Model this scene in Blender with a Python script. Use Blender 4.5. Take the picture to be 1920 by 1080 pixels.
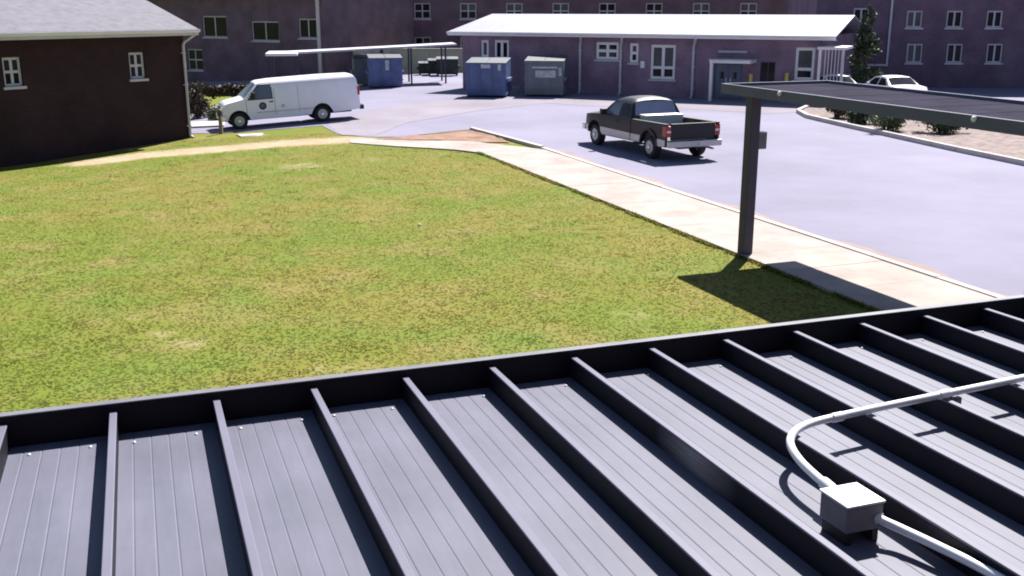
import bpy, bmesh, math, random
import numpy as np
from mathutils import Vector, Matrix

random.seed(7)
for o in list(bpy.data.objects):
    bpy.data.objects.remove(o, do_unlink=True)
scene = bpy.context.scene
COL = scene.collection
R = math.radians

# ------------------------------------------------------------------ camera
F = 1950.0                       # focal length in pixels of the 1920 wide photograph
HORIZON = 10.0
CAM_H = 5.1
PITCH = math.atan((540 - HORIZON) / F)
cam_data = bpy.data.cameras.new('camera')
cam_data.sensor_width = 36
cam_data.lens = 36 * F / 1920
cam_data.clip_start = 0.1
cam_data.clip_end = 3000
cam = bpy.data.objects.new('camera', cam_data)
COL.objects.link(cam)
cam.location = (0, 0, CAM_H)
cam.rotation_euler = (math.pi / 2 - PITCH, 0, 0)
scene.camera = cam

# ------------------------------------------------------------------ light
SUN_EL = R(50)
SUN_AZ = math.atan2(0.41, 0.912)           # towards the far right, measured from +Y
world = bpy.data.worlds.new('World')
scene.world = world
world.use_nodes = True
nt = world.node_tree
nt.nodes.clear()
wo = nt.nodes.new('ShaderNodeOutputWorld')
bg = nt.nodes.new('ShaderNodeBackground')
sky = nt.nodes.new('ShaderNodeTexSky')
sky.sky_type = 'NISHITA'
sky.sun_disc = False
sky.sun_elevation = SUN_EL
sky.sun_rotation = SUN_AZ
sky.air_density = 1.0
sky.dust_density = 0.7
sky.ozone_density = 2.5
bg.inputs['Strength'].default_value = 0.05
nt.links.new(sky.outputs[0], bg.inputs[0])
nt.links.new(bg.outputs[0], wo.inputs[0])
sun_data = bpy.data.lights.new('sun', 'SUN')
sun_data.energy = 5.0
sun_data.angle = R(0.53)
sun_data.color = (1.0, 0.965, 0.91)
sun = bpy.data.objects.new('sun', sun_data)
COL.objects.link(sun)
sun_dir = Vector((math.sin(SUN_AZ) * math.cos(SUN_EL), math.cos(SUN_AZ) * math.cos(SUN_EL), math.sin(SUN_EL)))
sun.rotation_euler = sun_dir.to_track_quat('Z', 'Y').to_euler()
sun.location = (20, 40, 60)

vs = scene.view_settings
vs.view_transform = 'Standard'
vs.look = 'None'
vs.gamma = 1
vs.use_curve_mapping = False
vs.exposure = 1.15
scene.render.engine = 'CYCLES'
scene.cycles.max_bounces = 6
scene.cycles.pixel_filter_type = 'BLACKMAN_HARRIS'
scene.cycles.filter_width = 1.9
scene.render.resolution_x = 1024
scene.render.resolution_y = 576


# ------------------------------------------------------------------ picture to place
def softplus(t, k=1.5):
    return k * math.log1p(math.exp(min(t / k, 40)))


def H(x, y):
    """height of the ground: level lawn, the drive at the left falls away gently"""
    s = min(1, max(0, (y - 24) / 16))
    s = s * s * (3 - 2 * s)
    return -0.06 * min(softplus(-x - 7), 30) * s


def ray(x, y):
    u = (x - 960) / F
    v = (y - 540) / F
    return Vector((u, math.cos(PITCH) - v * math.sin(PITCH), -math.sin(PITCH) - v * math.cos(PITCH)))


def P(x, y, z=None):
    """ground point seen at a pixel"""
    d = ray(x, y)
    zz = 0.0 if z is None else z
    for i in range(12):
        t = (zz - CAM_H) / d.z
        p = Vector((0, 0, CAM_H)) + d * t
        if z is not None:
            break
        zz = H(p.x, p.y)
    return p


# ------------------------------------------------------------------ materials
def mat(name, col, rough=0.7, var=0.12, scale=2.0, bump=0.0, bscale=40.0, metallic=0.0, detail=6, spec=0.5,
        coat=0.0, coords='object', col2=None, stretch=None, dist=0.02):
    m = bpy.data.materials.new(name)
    m.use_nodes = True
    t = m.node_tree
    b = t.nodes['Principled BSDF']
    b.inputs['Roughness'].default_value = rough
    b.inputs['Metallic'].default_value = metallic
    b.inputs['Specular IOR Level'].default_value = spec
    b.inputs['Coat Weight'].default_value = coat
    if coords == 'object':
        tc = t.nodes.new('ShaderNodeTexCoord')
        vec = tc.outputs['Object']
    else:
        tc = t.nodes.new('ShaderNodeNewGeometry')
        vec = tc.outputs['Position']
    if stretch:
        mp = t.nodes.new('ShaderNodeMapping')
        mp.inputs['Scale'].default_value = stretch
        t.links.new(vec, mp.inputs['Vector'])
        vec = mp.outputs[0]
    n = t.nodes.new('ShaderNodeTexNoise')
    n.inputs['Scale'].default_value = scale
    n.inputs['Detail'].default_value = detail
    n.inputs['Roughness'].default_value = 0.62
    t.links.new(vec, n.inputs['Vector'])
    mr = t.nodes.new('ShaderNodeMapRange')
    mr.inputs['From Min'].default_value = 0.3
    mr.inputs['From Max'].default_value = 0.7
    t.links.new(n.outputs['Fac'], mr.inputs['Value'])
    mx = t.nodes.new('ShaderNodeMix')
    mx.data_type = 'RGBA'
    a = [c * (1 - var) for c in col]
    e = col2 if col2 else [min(1, c * (1 + var)) for c in col]
    mx.inputs['A'].default_value = (*a, 1)
    mx.inputs['B'].default_value = (*e, 1)
    t.links.new(mr.outputs[0], mx.inputs['Factor'])
    t.links.new(mx.outputs['Result'], b.inputs['Base Color'])
    if bump:
        n2 = t.nodes.new('ShaderNodeTexNoise')
        n2.inputs['Scale'].default_value = bscale
        n2.inputs['Detail'].default_value = 5
        t.links.new(vec, n2.inputs['Vector'])
        bp = t.nodes.new('ShaderNodeBump')
        bp.inputs['Strength'].default_value = bump
        bp.inputs['Distance'].default_value = dist
        t.links.new(n2.outputs['Fac'], bp.inputs['Height'])
        t.links.new(bp.outputs[0], b.inputs['Normal'])
    return m


def brick_mat(name, c1, c2, mortar, spec=0.3):
    m = bpy.data.materials.new(name)
    m.use_nodes = True
    t = m.node_tree
    b = t.nodes['Principled BSDF']
    b.inputs['Roughness'].default_value = 0.88
    b.inputs['Specular IOR Level'].default_value = spec
    tc = t.nodes.new('ShaderNodeTexCoord')
    sp = t.nodes.new('ShaderNodeSeparateXYZ')
    t.links.new(tc.outputs['Object'], sp.inputs[0])
    ad = t.nodes.new('ShaderNodeMath')
    ad.operation = 'ADD'
    t.links.new(sp.outputs['X'], ad.inputs[0])
    t.links.new(sp.outputs['Y'], ad.inputs[1])
    cb = t.nodes.new('ShaderNodeCombineXYZ')
    t.links.new(ad.outputs[0], cb.inputs[0])
    t.links.new(sp.outputs['Z'], cb.inputs[1])
    br = t.nodes.new('ShaderNodeTexBrick')
    br.inputs['Scale'].default_value = 1.0
    br.inputs['Brick Width'].default_value = 0.215
    br.inputs['Row Height'].default_value = 0.075
    br.inputs['Mortar Size'].default_value = 0.007
    br.inputs['Bias'].default_value = -0.1
    br.inputs['Color1'].default_value = (*c1, 1)
    br.inputs['Color2'].default_value = (*c2, 1)
    br.inputs['Mortar'].default_value = (*mortar, 1)
    t.links.new(cb.outputs[0], br.inputs['Vector'])
    n = t.nodes.new('ShaderNodeTexNoise')
    n.inputs['Scale'].default_value = 0.7
    n.inputs['Detail'].default_value = 7
    t.links.new(tc.outputs['Object'], n.inputs['Vector'])
    mr = t.nodes.new('ShaderNodeMapRange')
    mr.inputs['From Min'].default_value = 0.3
    mr.inputs['From Max'].default_value = 0.7
    mr.inputs['To Min'].default_value = 0.72
    mr.inputs['To Max'].default_value = 1.2
    t.links.new(n.outputs['Fac'], mr.inputs['Value'])
    mu = t.nodes.new('ShaderNodeMix')
    mu.data_type = 'RGBA'
    mu.blend_type = 'MULTIPLY'
    mu.inputs['Factor'].default_value = 1
    t.links.new(br.outputs['Color'], mu.inputs['A'])
    t.links.new(mr.outputs[0], mu.inputs['B'])
    t.links.new(mu.outputs['Result'], b.inputs['Base Color'])
    bp = t.nodes.new('ShaderNodeBump')
    bp.inputs['Strength'].default_value = 0.4
    bp.inputs['Distance'].default_value = 0.01
    bp.invert = True
    t.links.new(br.outputs['Fac'], bp.inputs['Height'])
    t.links.new(bp.outputs[0], b.inputs['Normal'])
    return m


def weather(m, crack=0.0, stain=0.12, crack_scale=0.16, stain_scale=0.09):
    """wear on paving: broad faded and stained patches, and a net of thin sealed cracks"""
    t = m.node_tree
    b = t.nodes['Principled BSDF']
    src = b.inputs['Base Color'].links[0].from_socket
    g = t.nodes.new('ShaderNodeNewGeometry')
    n1 = t.nodes.new('ShaderNodeTexNoise')
    n1.inputs['Scale'].default_value = stain_scale
    n1.inputs['Detail'].default_value = 7
    n1.inputs['Roughness'].default_value = 0.68
    t.links.new(g.outputs['Position'], n1.inputs['Vector'])
    r1 = t.nodes.new('ShaderNodeMapRange')
    r1.inputs['From Min'].default_value = 0.36
    r1.inputs['From Max'].default_value = 0.64
    r1.inputs['To Min'].default_value = 1 - stain
    r1.inputs['To Max'].default_value = 1 + stain * .6
    t.links.new(n1.outputs['Fac'], r1.inputs['Value'])
    m1 = t.nodes.new('ShaderNodeMix')
    m1.data_type = 'RGBA'
    m1.blend_type = 'MULTIPLY'
    m1.inputs['Factor'].default_value = 1
    t.links.new(src, m1.inputs['A'])
    t.links.new(r1.outputs[0], m1.inputs['B'])
    out = m1.outputs['Result']
    if crack:
        n2 = t.nodes.new('ShaderNodeTexNoise')
        n2.inputs['Scale'].default_value = 0.5
        n2.inputs['Detail'].default_value = 5
        t.links.new(g.outputs['Position'], n2.inputs['Vector'])
        va = t.nodes.new('ShaderNodeVectorMath')
        va.operation = 'MULTIPLY_ADD'
        va.inputs[1].default_value = (2.2, 2.2, 0)
        t.links.new(n2.outputs['Color'], va.inputs[0])
        t.links.new(g.outputs['Position'], va.inputs[2])
        vo = t.nodes.new('ShaderNodeTexVoronoi')
        vo.feature = 'DISTANCE_TO_EDGE'
        vo.voronoi_dimensions = '2D'
        vo.inputs['Scale'].default_value = crack_scale
        t.links.new(va.outputs[0], vo.inputs['Vector'])
        r2 = t.nodes.new('ShaderNodeMapRange')
        r2.inputs['From Min'].default_value = 0.002
        r2.inputs['From Max'].default_value = 0.008
        r2.inputs['To Min'].default_value = 1 - crack
        r2.inputs['To Max'].default_value = 1
        t.links.new(vo.outputs['Distance'], r2.inputs['Value'])
        m2 = t.nodes.new('ShaderNodeMix')
        m2.data_type = 'RGBA'
        m2.blend_type = 'MULTIPLY'
        m2.inputs['Factor'].default_value = 1
        t.links.new(out, m2.inputs['A'])
        t.links.new(r2.outputs[0], m2.inputs['B'])
        out = m2.outputs['Result']
    t.links.new(out, b.inputs['Base Color'])


def glass_mat(name, col=(0.012, 0.013, 0.022), rough=0.06, spec=0.14):
    m = mat(name, col, rough=rough, var=0.3, scale=0.8, spec=spec)
    return m


M = {}
M['asphalt'] = mat('asphalt', (0.222, 0.208, 0.284), rough=0.9, var=0.09, scale=0.22, bump=0.5, bscale=60, coords='world', spec=0.25, detail=9, dist=0.01)
M['concrete'] = mat('sidewalk concrete', (0.37, 0.31, 0.285), rough=0.9, var=0.16, scale=0.9, bump=0.3, bscale=40, coords='world', spec=0.3, detail=9, dist=0.006)
M['kerb'] = mat('kerb concrete', (0.5, 0.45, 0.43), rough=0.88, var=0.14, scale=1.5, bump=0.3, bscale=30, coords='world', spec=0.3, dist=0.006)
M['pale_concrete'] = mat('pale concrete', (0.4, 0.37, 0.38), rough=0.9, var=0.12, scale=0.7, bump=0.2, bscale=20, coords='world', spec=0.3)
M['clay'] = mat('red clay', (0.27, 0.165, 0.125), rough=0.95, var=0.3, scale=1.3, bump=0.8, bscale=9, coords='world', spec=0.15, dist=0.05)
M['mulch'] = mat('mulch', (0.26, 0.21, 0.2), rough=0.95, var=0.35, scale=3, bump=1.0, bscale=14, coords='world', spec=0.15, dist=0.06)
M['brick_low'] = brick_mat('purple brown brick', (0.25, 0.16, 0.235), (0.2, 0.13, 0.195), (0.27, 0.21, 0.28))
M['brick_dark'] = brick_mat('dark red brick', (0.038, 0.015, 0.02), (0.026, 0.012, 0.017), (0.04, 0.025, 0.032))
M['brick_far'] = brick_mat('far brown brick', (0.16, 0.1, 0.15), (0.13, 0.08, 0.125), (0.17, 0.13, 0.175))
M['white_paint'] = mat('white paint', (0.74, 0.73, 0.76), rough=0.5, var=0.06, scale=1.5)
M['trim'] = mat('grey white trim', (0.5, 0.48, 0.55), rough=0.55, var=0.1, scale=1.5)
M['metal_roof'] = mat('pale metal roofing', (0.3, 0.29, 0.36), rough=0.5, var=0.1, scale=0.8, metallic=0.0, stretch=(1, .2, 1))
M['shingle'] = mat('grey roofing', (0.16, 0.15, 0.18), rough=0.9, var=0.2, scale=2.5)
M['glass'] = glass_mat('window glass')
M['car_glass'] = glass_mat('vehicle glass', (0.02, 0.022, 0.03), 0.03)
M['blind_glass'] = glass_mat('glass before a pale blind', (0.09, 0.09, 0.11), 0.08)
M['rear_glass'] = glass_mat('rear window glass', (0.13, 0.12, 0.22), 0.06, 1.0)  # lavender base colour stands in for the sky's reflection
M['rear_glass'].node_tree.nodes['Principled BSDF'].inputs['IOR'].default_value = 2.0
M['tint_glass'] = glass_mat('side window glass', (0.12, 0.135, 0.2), 0.05, .5)
M['van_white'] = mat('white vehicle paint', (0.84, 0.83, 0.95), rough=0.36, var=0.05, scale=0.9, coat=0.35)
M['truck_dark'] = mat('dark green vehicle paint', (0.019, 0.018, 0.028), rough=0.5, var=0.15, scale=1, coat=0.05, spec=0.3)
M['truck_silver'] = mat('silver grey vehicle paint', (0.5, 0.47, 0.46), rough=0.4, var=0.08, scale=2, coat=0.3)
M['chrome'] = mat('chrome', (0.6, 0.6, 0.62), rough=0.22, var=0.05, metallic=0.9)
M['rubber'] = mat('tyre rubber', (0.018, 0.018, 0.02), rough=0.85, var=0.25, scale=6, bump=0.2, bscale=60)
M['black_plastic'] = mat('black plastic', (0.015, 0.015, 0.018), rough=0.6, var=0.2, scale=4)
M['steel_wheel'] = mat('steel wheel', (0.42, 0.42, 0.44), rough=0.4, var=0.1, scale=4, metallic=0.4)
M['red_lens'] = mat('red lamp lens', (0.32, 0.02, 0.02), rough=0.25, var=0.15, scale=9)
M['clear_lens'] = mat('clear lamp lens', (0.6, 0.6, 0.62), rough=0.15, var=0.1, scale=9)
M['deck_pan'] = mat('grey painted aluminium pan', (0.122, 0.122, 0.166), rough=0.55, var=0.12, scale=1.6, bump=0.05, bscale=9, stretch=(3, .5, 1), spec=0.3)
M['rib_shade'] = mat('shaded rib web', (0.012, 0.011, 0.017), rough=0.6, var=0.3, scale=3, spec=0.2)  # near black: shade on the rib sides is put into the colour
M['beam_shade'] = mat('shaded bronze beam', (0.009, 0.008, 0.013), rough=0.6, var=0.3, scale=3, spec=0.2)  # darker than the other bronze, to paint the beam's inner face as shaded
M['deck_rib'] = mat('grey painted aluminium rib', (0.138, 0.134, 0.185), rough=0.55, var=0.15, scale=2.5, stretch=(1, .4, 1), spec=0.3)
M['dull_roof'] = mat('dull bronze roof pan', (0.03, 0.028, 0.045), rough=0.95, var=0.25, scale=1.2, spec=0.03)
M['bronze'] = mat('dark bronze aluminium', (0.055, 0.048, 0.078), rough=0.55, var=0.14, scale=1.6, spec=0.35)
M['bronze_top'] = mat('pale bronze flashing', (0.15, 0.145, 0.17), rough=0.5, var=0.2, scale=4, spec=0.35)  # paler bronze than the beam under it
M['galv'] = mat('galvanised steel', (0.72, 0.72, 0.74), rough=0.42, var=0.08, scale=6, metallic=0.25)
M['box_side'] = mat('dark grey box steel', (0.17, 0.165, 0.185), rough=0.55, var=0.2, scale=9, metallic=0.2)  # darker grey for the box sides than for the lid
M['box_grey'] = mat('zinc plated box steel', (0.5, 0.5, 0.52), rough=0.45, var=0.1, scale=9, metallic=0.3)
M['dump_blue'] = mat('blue dumpster paint', (0.085, 0.115, 0.26), rough=0.55, var=0.28, scale=1.7, bump=0.1, bscale=7)
M['dump_grey'] = mat('grey green dumpster paint', (0.14, 0.16, 0.19), rough=0.6, var=0.2, scale=1.7, bump=0.1, bscale=7)
M['dump_green'] = mat('dark green bin paint', (0.018, 0.032, 0.028), rough=0.6, var=0.3, scale=1.7)
M['lid_black'] = mat('grey lid plastic', (0.07, 0.08, 0.1), rough=0.6, var=0.15, scale=2)
M['label'] = mat('pale faded label', (0.42, 0.44, 0.5), rough=0.6, var=0.25, scale=5)
M['yellow'] = mat('yellow bollard paint', (0.62, 0.48, 0.12), rough=0.6, var=0.15, scale=3)
M['bark'] = mat('bark', (0.08, 0.06, 0.05), rough=0.95, var=0.3, scale=5, bump=0.6, bscale=20)
M['wood'] = mat('weathered post wood', (0.2, 0.16, 0.11), rough=0.9, var=0.3, scale=6, stretch=(6, 6, .6), bump=0.3)
M['door_blue'] = mat('blue grey door paint', (0.1, 0.12, 0.19), rough=0.5, var=0.1, scale=2)
M['leaf_a'] = mat('dull green leaves', (0.06, 0.085, 0.045), rough=0.6, var=0.45, scale=2.2, coords='world', spec=0.25)
M['leaf_b'] = mat('brown green leaves', (0.09, 0.068, 0.05), rough=0.7, var=0.45, scale=2.5, coords='world', spec=0.2)
M['leaf_c'] = mat('pale green leaves', (0.13, 0.16, 0.08), rough=0.6, var=0.4, scale=2.2, coords='world', spec=0.25)
M['paper'] = mat('white scrap', (0.75, 0.75, 0.7), rough=0.8, var=0.05)


weather(M['asphalt'], 0, .13)
weather(M['deck_pan'], 0, .13, stain_scale=1.4)
weather(M['van_white'], 0, .04, stain_scale=1.1)
weather(M['concrete'], 0, .16, stain_scale=.5)
M['silt'] = mat('pinkish silt', (0.3, 0.235, 0.225), rough=0.95, var=0.15, scale=0.8, coords='world', spec=0.1, detail=8)


def ground_mat(name, blades=False):
    """mown grass: patchy green, yellow and straw, worn to clay where the mesh attribute 'worn' says"""
    m = bpy.data.materials.new(name)
    m.use_nodes = True
    t = m.node_tree
    b = t.nodes['Principled BSDF']
    b.inputs['Roughness'].default_value = 0.9
    b.inputs['Specular IOR Level'].default_value = 0.05
    g = t.nodes.new('ShaderNodeNewGeometry')

    def noise(scale, detail, rough=0.6, off=0):
        n = t.nodes.new('ShaderNodeTexNoise')
        n.inputs['Scale'].default_value = scale
        n.inputs['Detail'].default_value = detail
        n.inputs['Roughness'].default_value = rough
        mp = t.nodes.new('ShaderNodeMapping')
        mp.inputs['Location'].default_value = (off, off * 1.7, 0)
        t.links.new(g.outputs['Position'], mp.inputs['Vector'])
        t.links.new(mp.outputs[0], n.inputs['Vector'])
        return n.outputs['Fac']

    def ramp(f, a, c):
        r = t.nodes.new('ShaderNodeMapRange')
        r.inputs['From Min'].default_value = a
        r.inputs['From Max'].default_value = c
        t.links.new(f, r.inputs['Value'])
        return r.outputs[0]

    def mixc(f, A, B):
        x = t.nodes.new('ShaderNodeMix')
        x.data_type = 'RGBA'
        t.links.new(f, x.inputs['Factor'])
        for k, v in (('A', A), ('B', B)):
            if isinstance(v, tuple):
                x.inputs[k].default_value = (*v, 1)
            else:
                t.links.new(v, x.inputs[k])
        return x.outputs['Result']

    k = 1.0 if blades else 0.94
    c = mixc(ramp(noise(0.17, 5), 0.42, 0.58), tuple(v * k for v in (0.2, 0.178, 0.045)), tuple(v * k for v in (0.145, 0.176, 0.03)))
    c = mixc(ramp(noise(0.6, 6, 0.6, 9), 0.5, 0.68), c, tuple(v * k for v in (0.235, 0.196, 0.07)))
    c = mixc(ramp(noise(0.45, 6, 0.6, 101), 0.5, 0.68), c, tuple(v * k for v in (0.14, 0.19, 0.036)))
    c = mixc(ramp(noise(3.2, 6, 0.7, 21), 0.5, 0.76), c, tuple(v * k for v in (0.138, 0.155, 0.032)))
    if not blades:
        c = mixc(ramp(noise(14, 5, 0.7, 40), 0.58, 0.95), c, (0.145, 0.15, 0.036))
    c = mixc(ramp(noise(6, 5, 0.7, 55), 0.64, 0.78), c, tuple(v * k for v in (0.26, 0.236, 0.09)))
    at = t.nodes.new('ShaderNodeAttribute')
    at.attribute_name = 'worn'
    dirt = mixc(ramp(noise(1.1, 6, 0.65, 70), 0.35, 0.65), (0.34, 0.25, 0.17), (0.42, 0.34, 0.23))
    w = t.nodes.new('ShaderNodeMath')
    w.operation = 'ADD'
    t.links.new(at.outputs['Fac'], w.inputs[0])
    w2 = t.nodes.new('ShaderNodeMath')
    w2.operation = 'MULTIPLY_ADD'
    t.links.new(noise(2.4, 6, 0.7, 80), w2.inputs[0])
    w2.inputs[1].default_value = 0.9
    w2.inputs[2].default_value = -0.45
    t.links.new(w2.outputs[0], w.inputs[1])
    c = mixc(ramp(w.outputs[0], 0.3, 0.75), c, dirt)
    if blades:
        oi = t.nodes.new('ShaderNodeAttribute')
        oi.attribute_name = 'tint'
        c = mixc(oi.outputs['Fac'], c, (0.21, 0.196, 0.062))
    t.links.new(c, b.inputs['Base Color'])
    if blades:
        tl = t.nodes.new('ShaderNodeBsdfTranslucent')
        t.links.new(c, tl.inputs['Color'])
        ms = t.nodes.new('ShaderNodeMixShader')
        ms.inputs[0].default_value = 0.5
        t.links.new(b.outputs[0], ms.inputs[1])
        t.links.new(tl.outputs[0], ms.inputs[2])
        t.links.new(ms.outputs[0], t.nodes['Material Output'].inputs['Surface'])
    if not blades:
        bp = t.nodes.new('ShaderNodeBump')
        bp.inputs['Strength'].default_value = 0.25
        bp.inputs['Distance'].default_value = 0.05
        t.links.new(noise(7, 7, 0.7, 33), bp.inputs['Height'])
        t.links.new(bp.outputs[0], b.inputs['Normal'])
    return m


M['lawn'] = ground_mat('lawn')
M['blade'] = ground_mat('grass blades', True)


# ------------------------------------------------------------------ mesh helpers
class MB:
    def __init__(s):
        s.v = []
        s.f = []
        s.mi = []

    def add(s, vs_, fs_, mi=0):
        o = len(s.v)
        s.v += [tuple(v) for v in vs_]
        s.f += [tuple(i + o for i in f) for f in fs_]
        s.mi += [mi] * len(fs_)
        return s

    def box(s, a, b, mi=0, mtx=None):
        x0, x1 = sorted((a[0], b[0]))
        y0, y1 = sorted((a[1], b[1]))
        z0, z1 = sorted((a[2], b[2]))
        vs_ = [(x0, y0, z0), (x1, y0, z0), (x1, y1, z0), (x0, y1, z0), (x0, y0, z1), (x1, y0, z1), (x1, y1, z1), (x0, y1, z1)]
        if mtx:
            vs_ = [mtx @ Vector(v) for v in vs_]
        return s.add(vs_, [(0, 3, 2, 1), (4, 5, 6, 7), (0, 1, 5, 4), (1, 2, 6, 5), (2, 3, 7, 6), (3, 0, 4, 7)], mi)

    def prism(s, poly, a, b, axis='y', mi=0):
        """poly in the two other axes, counter clockwise or not, extruded from a to b"""
        n = len(poly)

        def pt(p, t):
            return {'y': (p[0], t, p[1]), 'x': (t, p[0], p[1]), 'z': (p[0], p[1], t)}[axis]
        vs_ = [pt(p, a) for p in poly] + [pt(p, b) for p in poly]
        fs_ = [tuple(range(n)), tuple(range(2 * n - 1, n - 1, -1))] + [(i, i + n, (i + 1) % n + n, (i + 1) % n) for i in range(n)]
        return s.add(vs_, fs_, mi)

    def tube(s, path, r, n=10, caps=True, mi=0, radii=None):
        path = [Vector(p) for p in path]
        vs_, fs_ = [], []
        ref = None
        for i, p in enumerate(path):
            d = (path[min(i + 1, len(path) - 1)] - path[max(i - 1, 0)]).normalized()
            if ref is None:
                ref = d.orthogonal().normalized()
            ref = (ref - d * ref.dot(d)).normalized()
            bi = d.cross(ref)
            rr = radii[i] if radii else r
            for k in range(n):
                a = 2 * math.pi * k / n
                vs_.append(p + (ref * math.cos(a) + bi * math.sin(a)) * rr)
        for i in range(len(path) - 1):
            for k in range(n):
                fs_.append((i * n + k, i * n + (k + 1) % n, (i + 1) * n + (k + 1) % n, (i + 1) * n + k))
        if caps:
            fs_.append(tuple(range(n - 1, -1, -1)))
            fs_.append(tuple((len(path) - 1) * n + k for k in range(n)))
        return s.add(vs_, fs_, mi)

    def lathe(s, prof, c, axis='y', n=24, mi=0):
        """prof: (radius, height along the axis) pairs"""
        vs_, fs_ = [], []
        for r, hh in prof:
            for k in range(n):
                a = 2 * math.pi * k / n
                q = {'y': (r * math.cos(a), hh, r * math.sin(a)), 'z': (r * math.cos(a), r * math.sin(a), hh), 'x': (hh, r * math.cos(a), r * math.sin(a))}[axis]
                vs_.append((q[0] + c[0], q[1] + c[1], q[2] + c[2]))
        for i in range(len(prof) - 1):
            for k in range(n):
                fs_.append((i * n + k, i * n + (k + 1) % n, (i + 1) * n + (k + 1) % n, (i + 1) * n + k))
        fs_.append(tuple(range(n)))
        fs_.append(tuple((len(prof) - 1) * n + k for k in range(n)))
        return s.add(vs_, fs_, mi)

    def build(s, name, mats, parent=None, smooth=False, bevel=0.0, loc=None, recalc=True):
        me = bpy.data.meshes.new(name)
        me.from_pydata(s.v, [], s.f)
        if not isinstance(mats, (list, tuple)):
            mats = [mats]
        for m_ in mats:
            me.materials.append(M[m_] if isinstance(m_, str) else m_)
        for p_, i in zip(me.polygons, s.mi):
            p_.material_index = i
        return finish(name, me, parent, smooth, bevel, loc, recalc)


def finish(name, me, parent=None, smooth=False, bevel=0.0, loc=None, recalc=True):
    if recalc:
        bm = bmesh.new()
        bm.from_mesh(me)
        bmesh.ops.recalc_face_normals(bm, faces=bm.faces[:])
        bm.to_mesh(me)
        bm.free()
    if smooth:
        for p_ in me.polygons:
            p_.use_smooth = True
        me.set_sharp_from_angle(angle=R(smooth if smooth > 1 else 40))
    me.update()
    o = bpy.data.objects.new(name, me)
    COL.objects.link(o)
    if parent:
        o.parent = parent
    if loc:
        o.location = loc
    if bevel:
        b = o.modifiers.new('bevel', 'BEVEL')
        b.width = bevel
        b.segments = 2
        b.limit_method = 'ANGLE'
    return o


def empty(name, loc=(0, 0, 0), rot=(0, 0, 0)):
    o = bpy.data.objects.new(name, None)
    o.empty_display_size = 0.3
    COL.objects.link(o)
    o.location = loc
    o.rotation_euler = rot
    return o


def tag(o, label=None, cat=None, group=None, kind=None):
    if label:
        o['label'] = label
    if cat:
        o['category'] = cat
    if group:
        o['group'] = group
    if kind:
        o['kind'] = kind
    return o


def copy_tree(o, parent=None):
    c = o.copy()
    COL.objects.link(c)
    c.parent = parent
    for ch in [q for q in bpy.data.objects if q.parent == o]:
        copy_tree(ch, c)
    return c


# ------------------------------------------------------------------ ground
def sheet(name, pts, off, material, maxlen=2.5, parent=None):
    bm = bmesh.new()
    vs_ = [bm.verts.new((p[0], p[1], 0)) for p in pts]
    bm.faces.new(vs_)
    bmesh.ops.triangulate(bm, faces=bm.faces[:])
    for k in range(7):
        long_ = [e for e in bm.edges if e.calc_length() > maxlen]
        if not long_:
            break
        bmesh.ops.subdivide_edges(bm, edges=long_, cuts=1)
        bmesh.ops.triangulate(bm, faces=[f for f in bm.faces if len(f.verts) > 3])
    for v in bm.verts:
        v.co.z = H(v.co.x, v.co.y) + off
    bmesh.ops.recalc_face_normals(bm, faces=bm.faces[:])
    if sum(f.normal.z for f in bm.faces) < 0:
        bmesh.ops.reverse_faces(bm, faces=bm.faces[:])
    me = bpy.data.meshes.new(name)
    bm.to_mesh(me)
    bm.free()
    me.materials.append(M[material])
    return finish(name, me, parent, recalc=False)


terr = sheet('terrain', [(-700, -60), (700, -60), (700, 1200), (-700, 1200)], -0.45, 'lawn', 60)
tag(terr, kind='structure')

WORN = [[P(180, 304), P(255, 293), P(330, 286), P(430, 278), P(520, 270), P(600, 265), P(660, 262)]]
BARE = [(P(560, 312), 1.3, 0.5), (P(300, 628), 0.4, .55), (P(345, 645), .5, .5), (P(272, 600), .4, .5), (P(760, 600), .35, .4), (P(1330, 600), .5, .4),
        (P(450, 380), .5, .35), (P(940, 268), .6, .6), (P(480, 254), 0.55, 0.7), (P(700, 300), 1, .35), (P(1180, 590), .6, .45), (P(620, 690), .5, .4)]


def worn_at(x, y):
    w = 0.0
    for line in WORN:
        for a, b in zip(line[:-1], line[1:]):
            ax, ay, bx, by = a.x, a.y, b.x, b.y
            dx, dy = bx - ax, by - ay
            t = max(0, min(1, ((x - ax) * dx + (y - ay) * dy) / (dx * dx + dy * dy)))
            d = math.hypot(x - ax - t * dx, y - ay - t * dy)
            w = max(w, 1.05 * math.exp(-(d / 1.25) ** 2))
    for c, r, k in BARE:
        w = max(w, k * math.exp(-(((x - c.x) / r) ** 2 + ((y - c.y) / r) ** 2)))
    return w


def make_lawn():
    xs = np.arange(-34, 22.01, 0.4)
    ys = np.arange(2.0, 66.01, 0.4)
    vs_ = [(x, y, H(x, y)) for y in ys for x in xs]
    nx = len(xs)
    fs_ = [(j * nx + i, j * nx + i + 1, (j + 1) * nx + i + 1, (j + 1) * nx + i) for j in range(len(ys) - 1) for i in range(nx - 1)]
    me = bpy.data.meshes.new('lawn')
    me.from_pydata(vs_, [], fs_)
    at = me.attributes.new('worn', 'FLOAT', 'POINT')
    at.data.foreach_set('value', [worn_at(v[0], v[1]) if v[1] > 8 else 0.0 for v in vs_])
    me.materials.append(M['lawn'])
    return tag(finish('lawn', me, recalc=False), kind='structure')


make_lawn()

# sidewalk frame: origin at the corner of the lawn, "sd" runs to the near right, "sp" across to the road
S0 = P(898, 287)
sd = Vector((P(1393, 484).x - S0.x, P(1393, 484).y - S0.y, 0)).normalized()
sp = Vector((-sd.y, sd.x, 0))
if sp.x < 0:
    sp = -sp
SW = 2.42            # sidewalk width to the kerb


def sw(a, b):
    q = S0 + sd * a + sp * b
    return (q.x, q.y)


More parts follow.
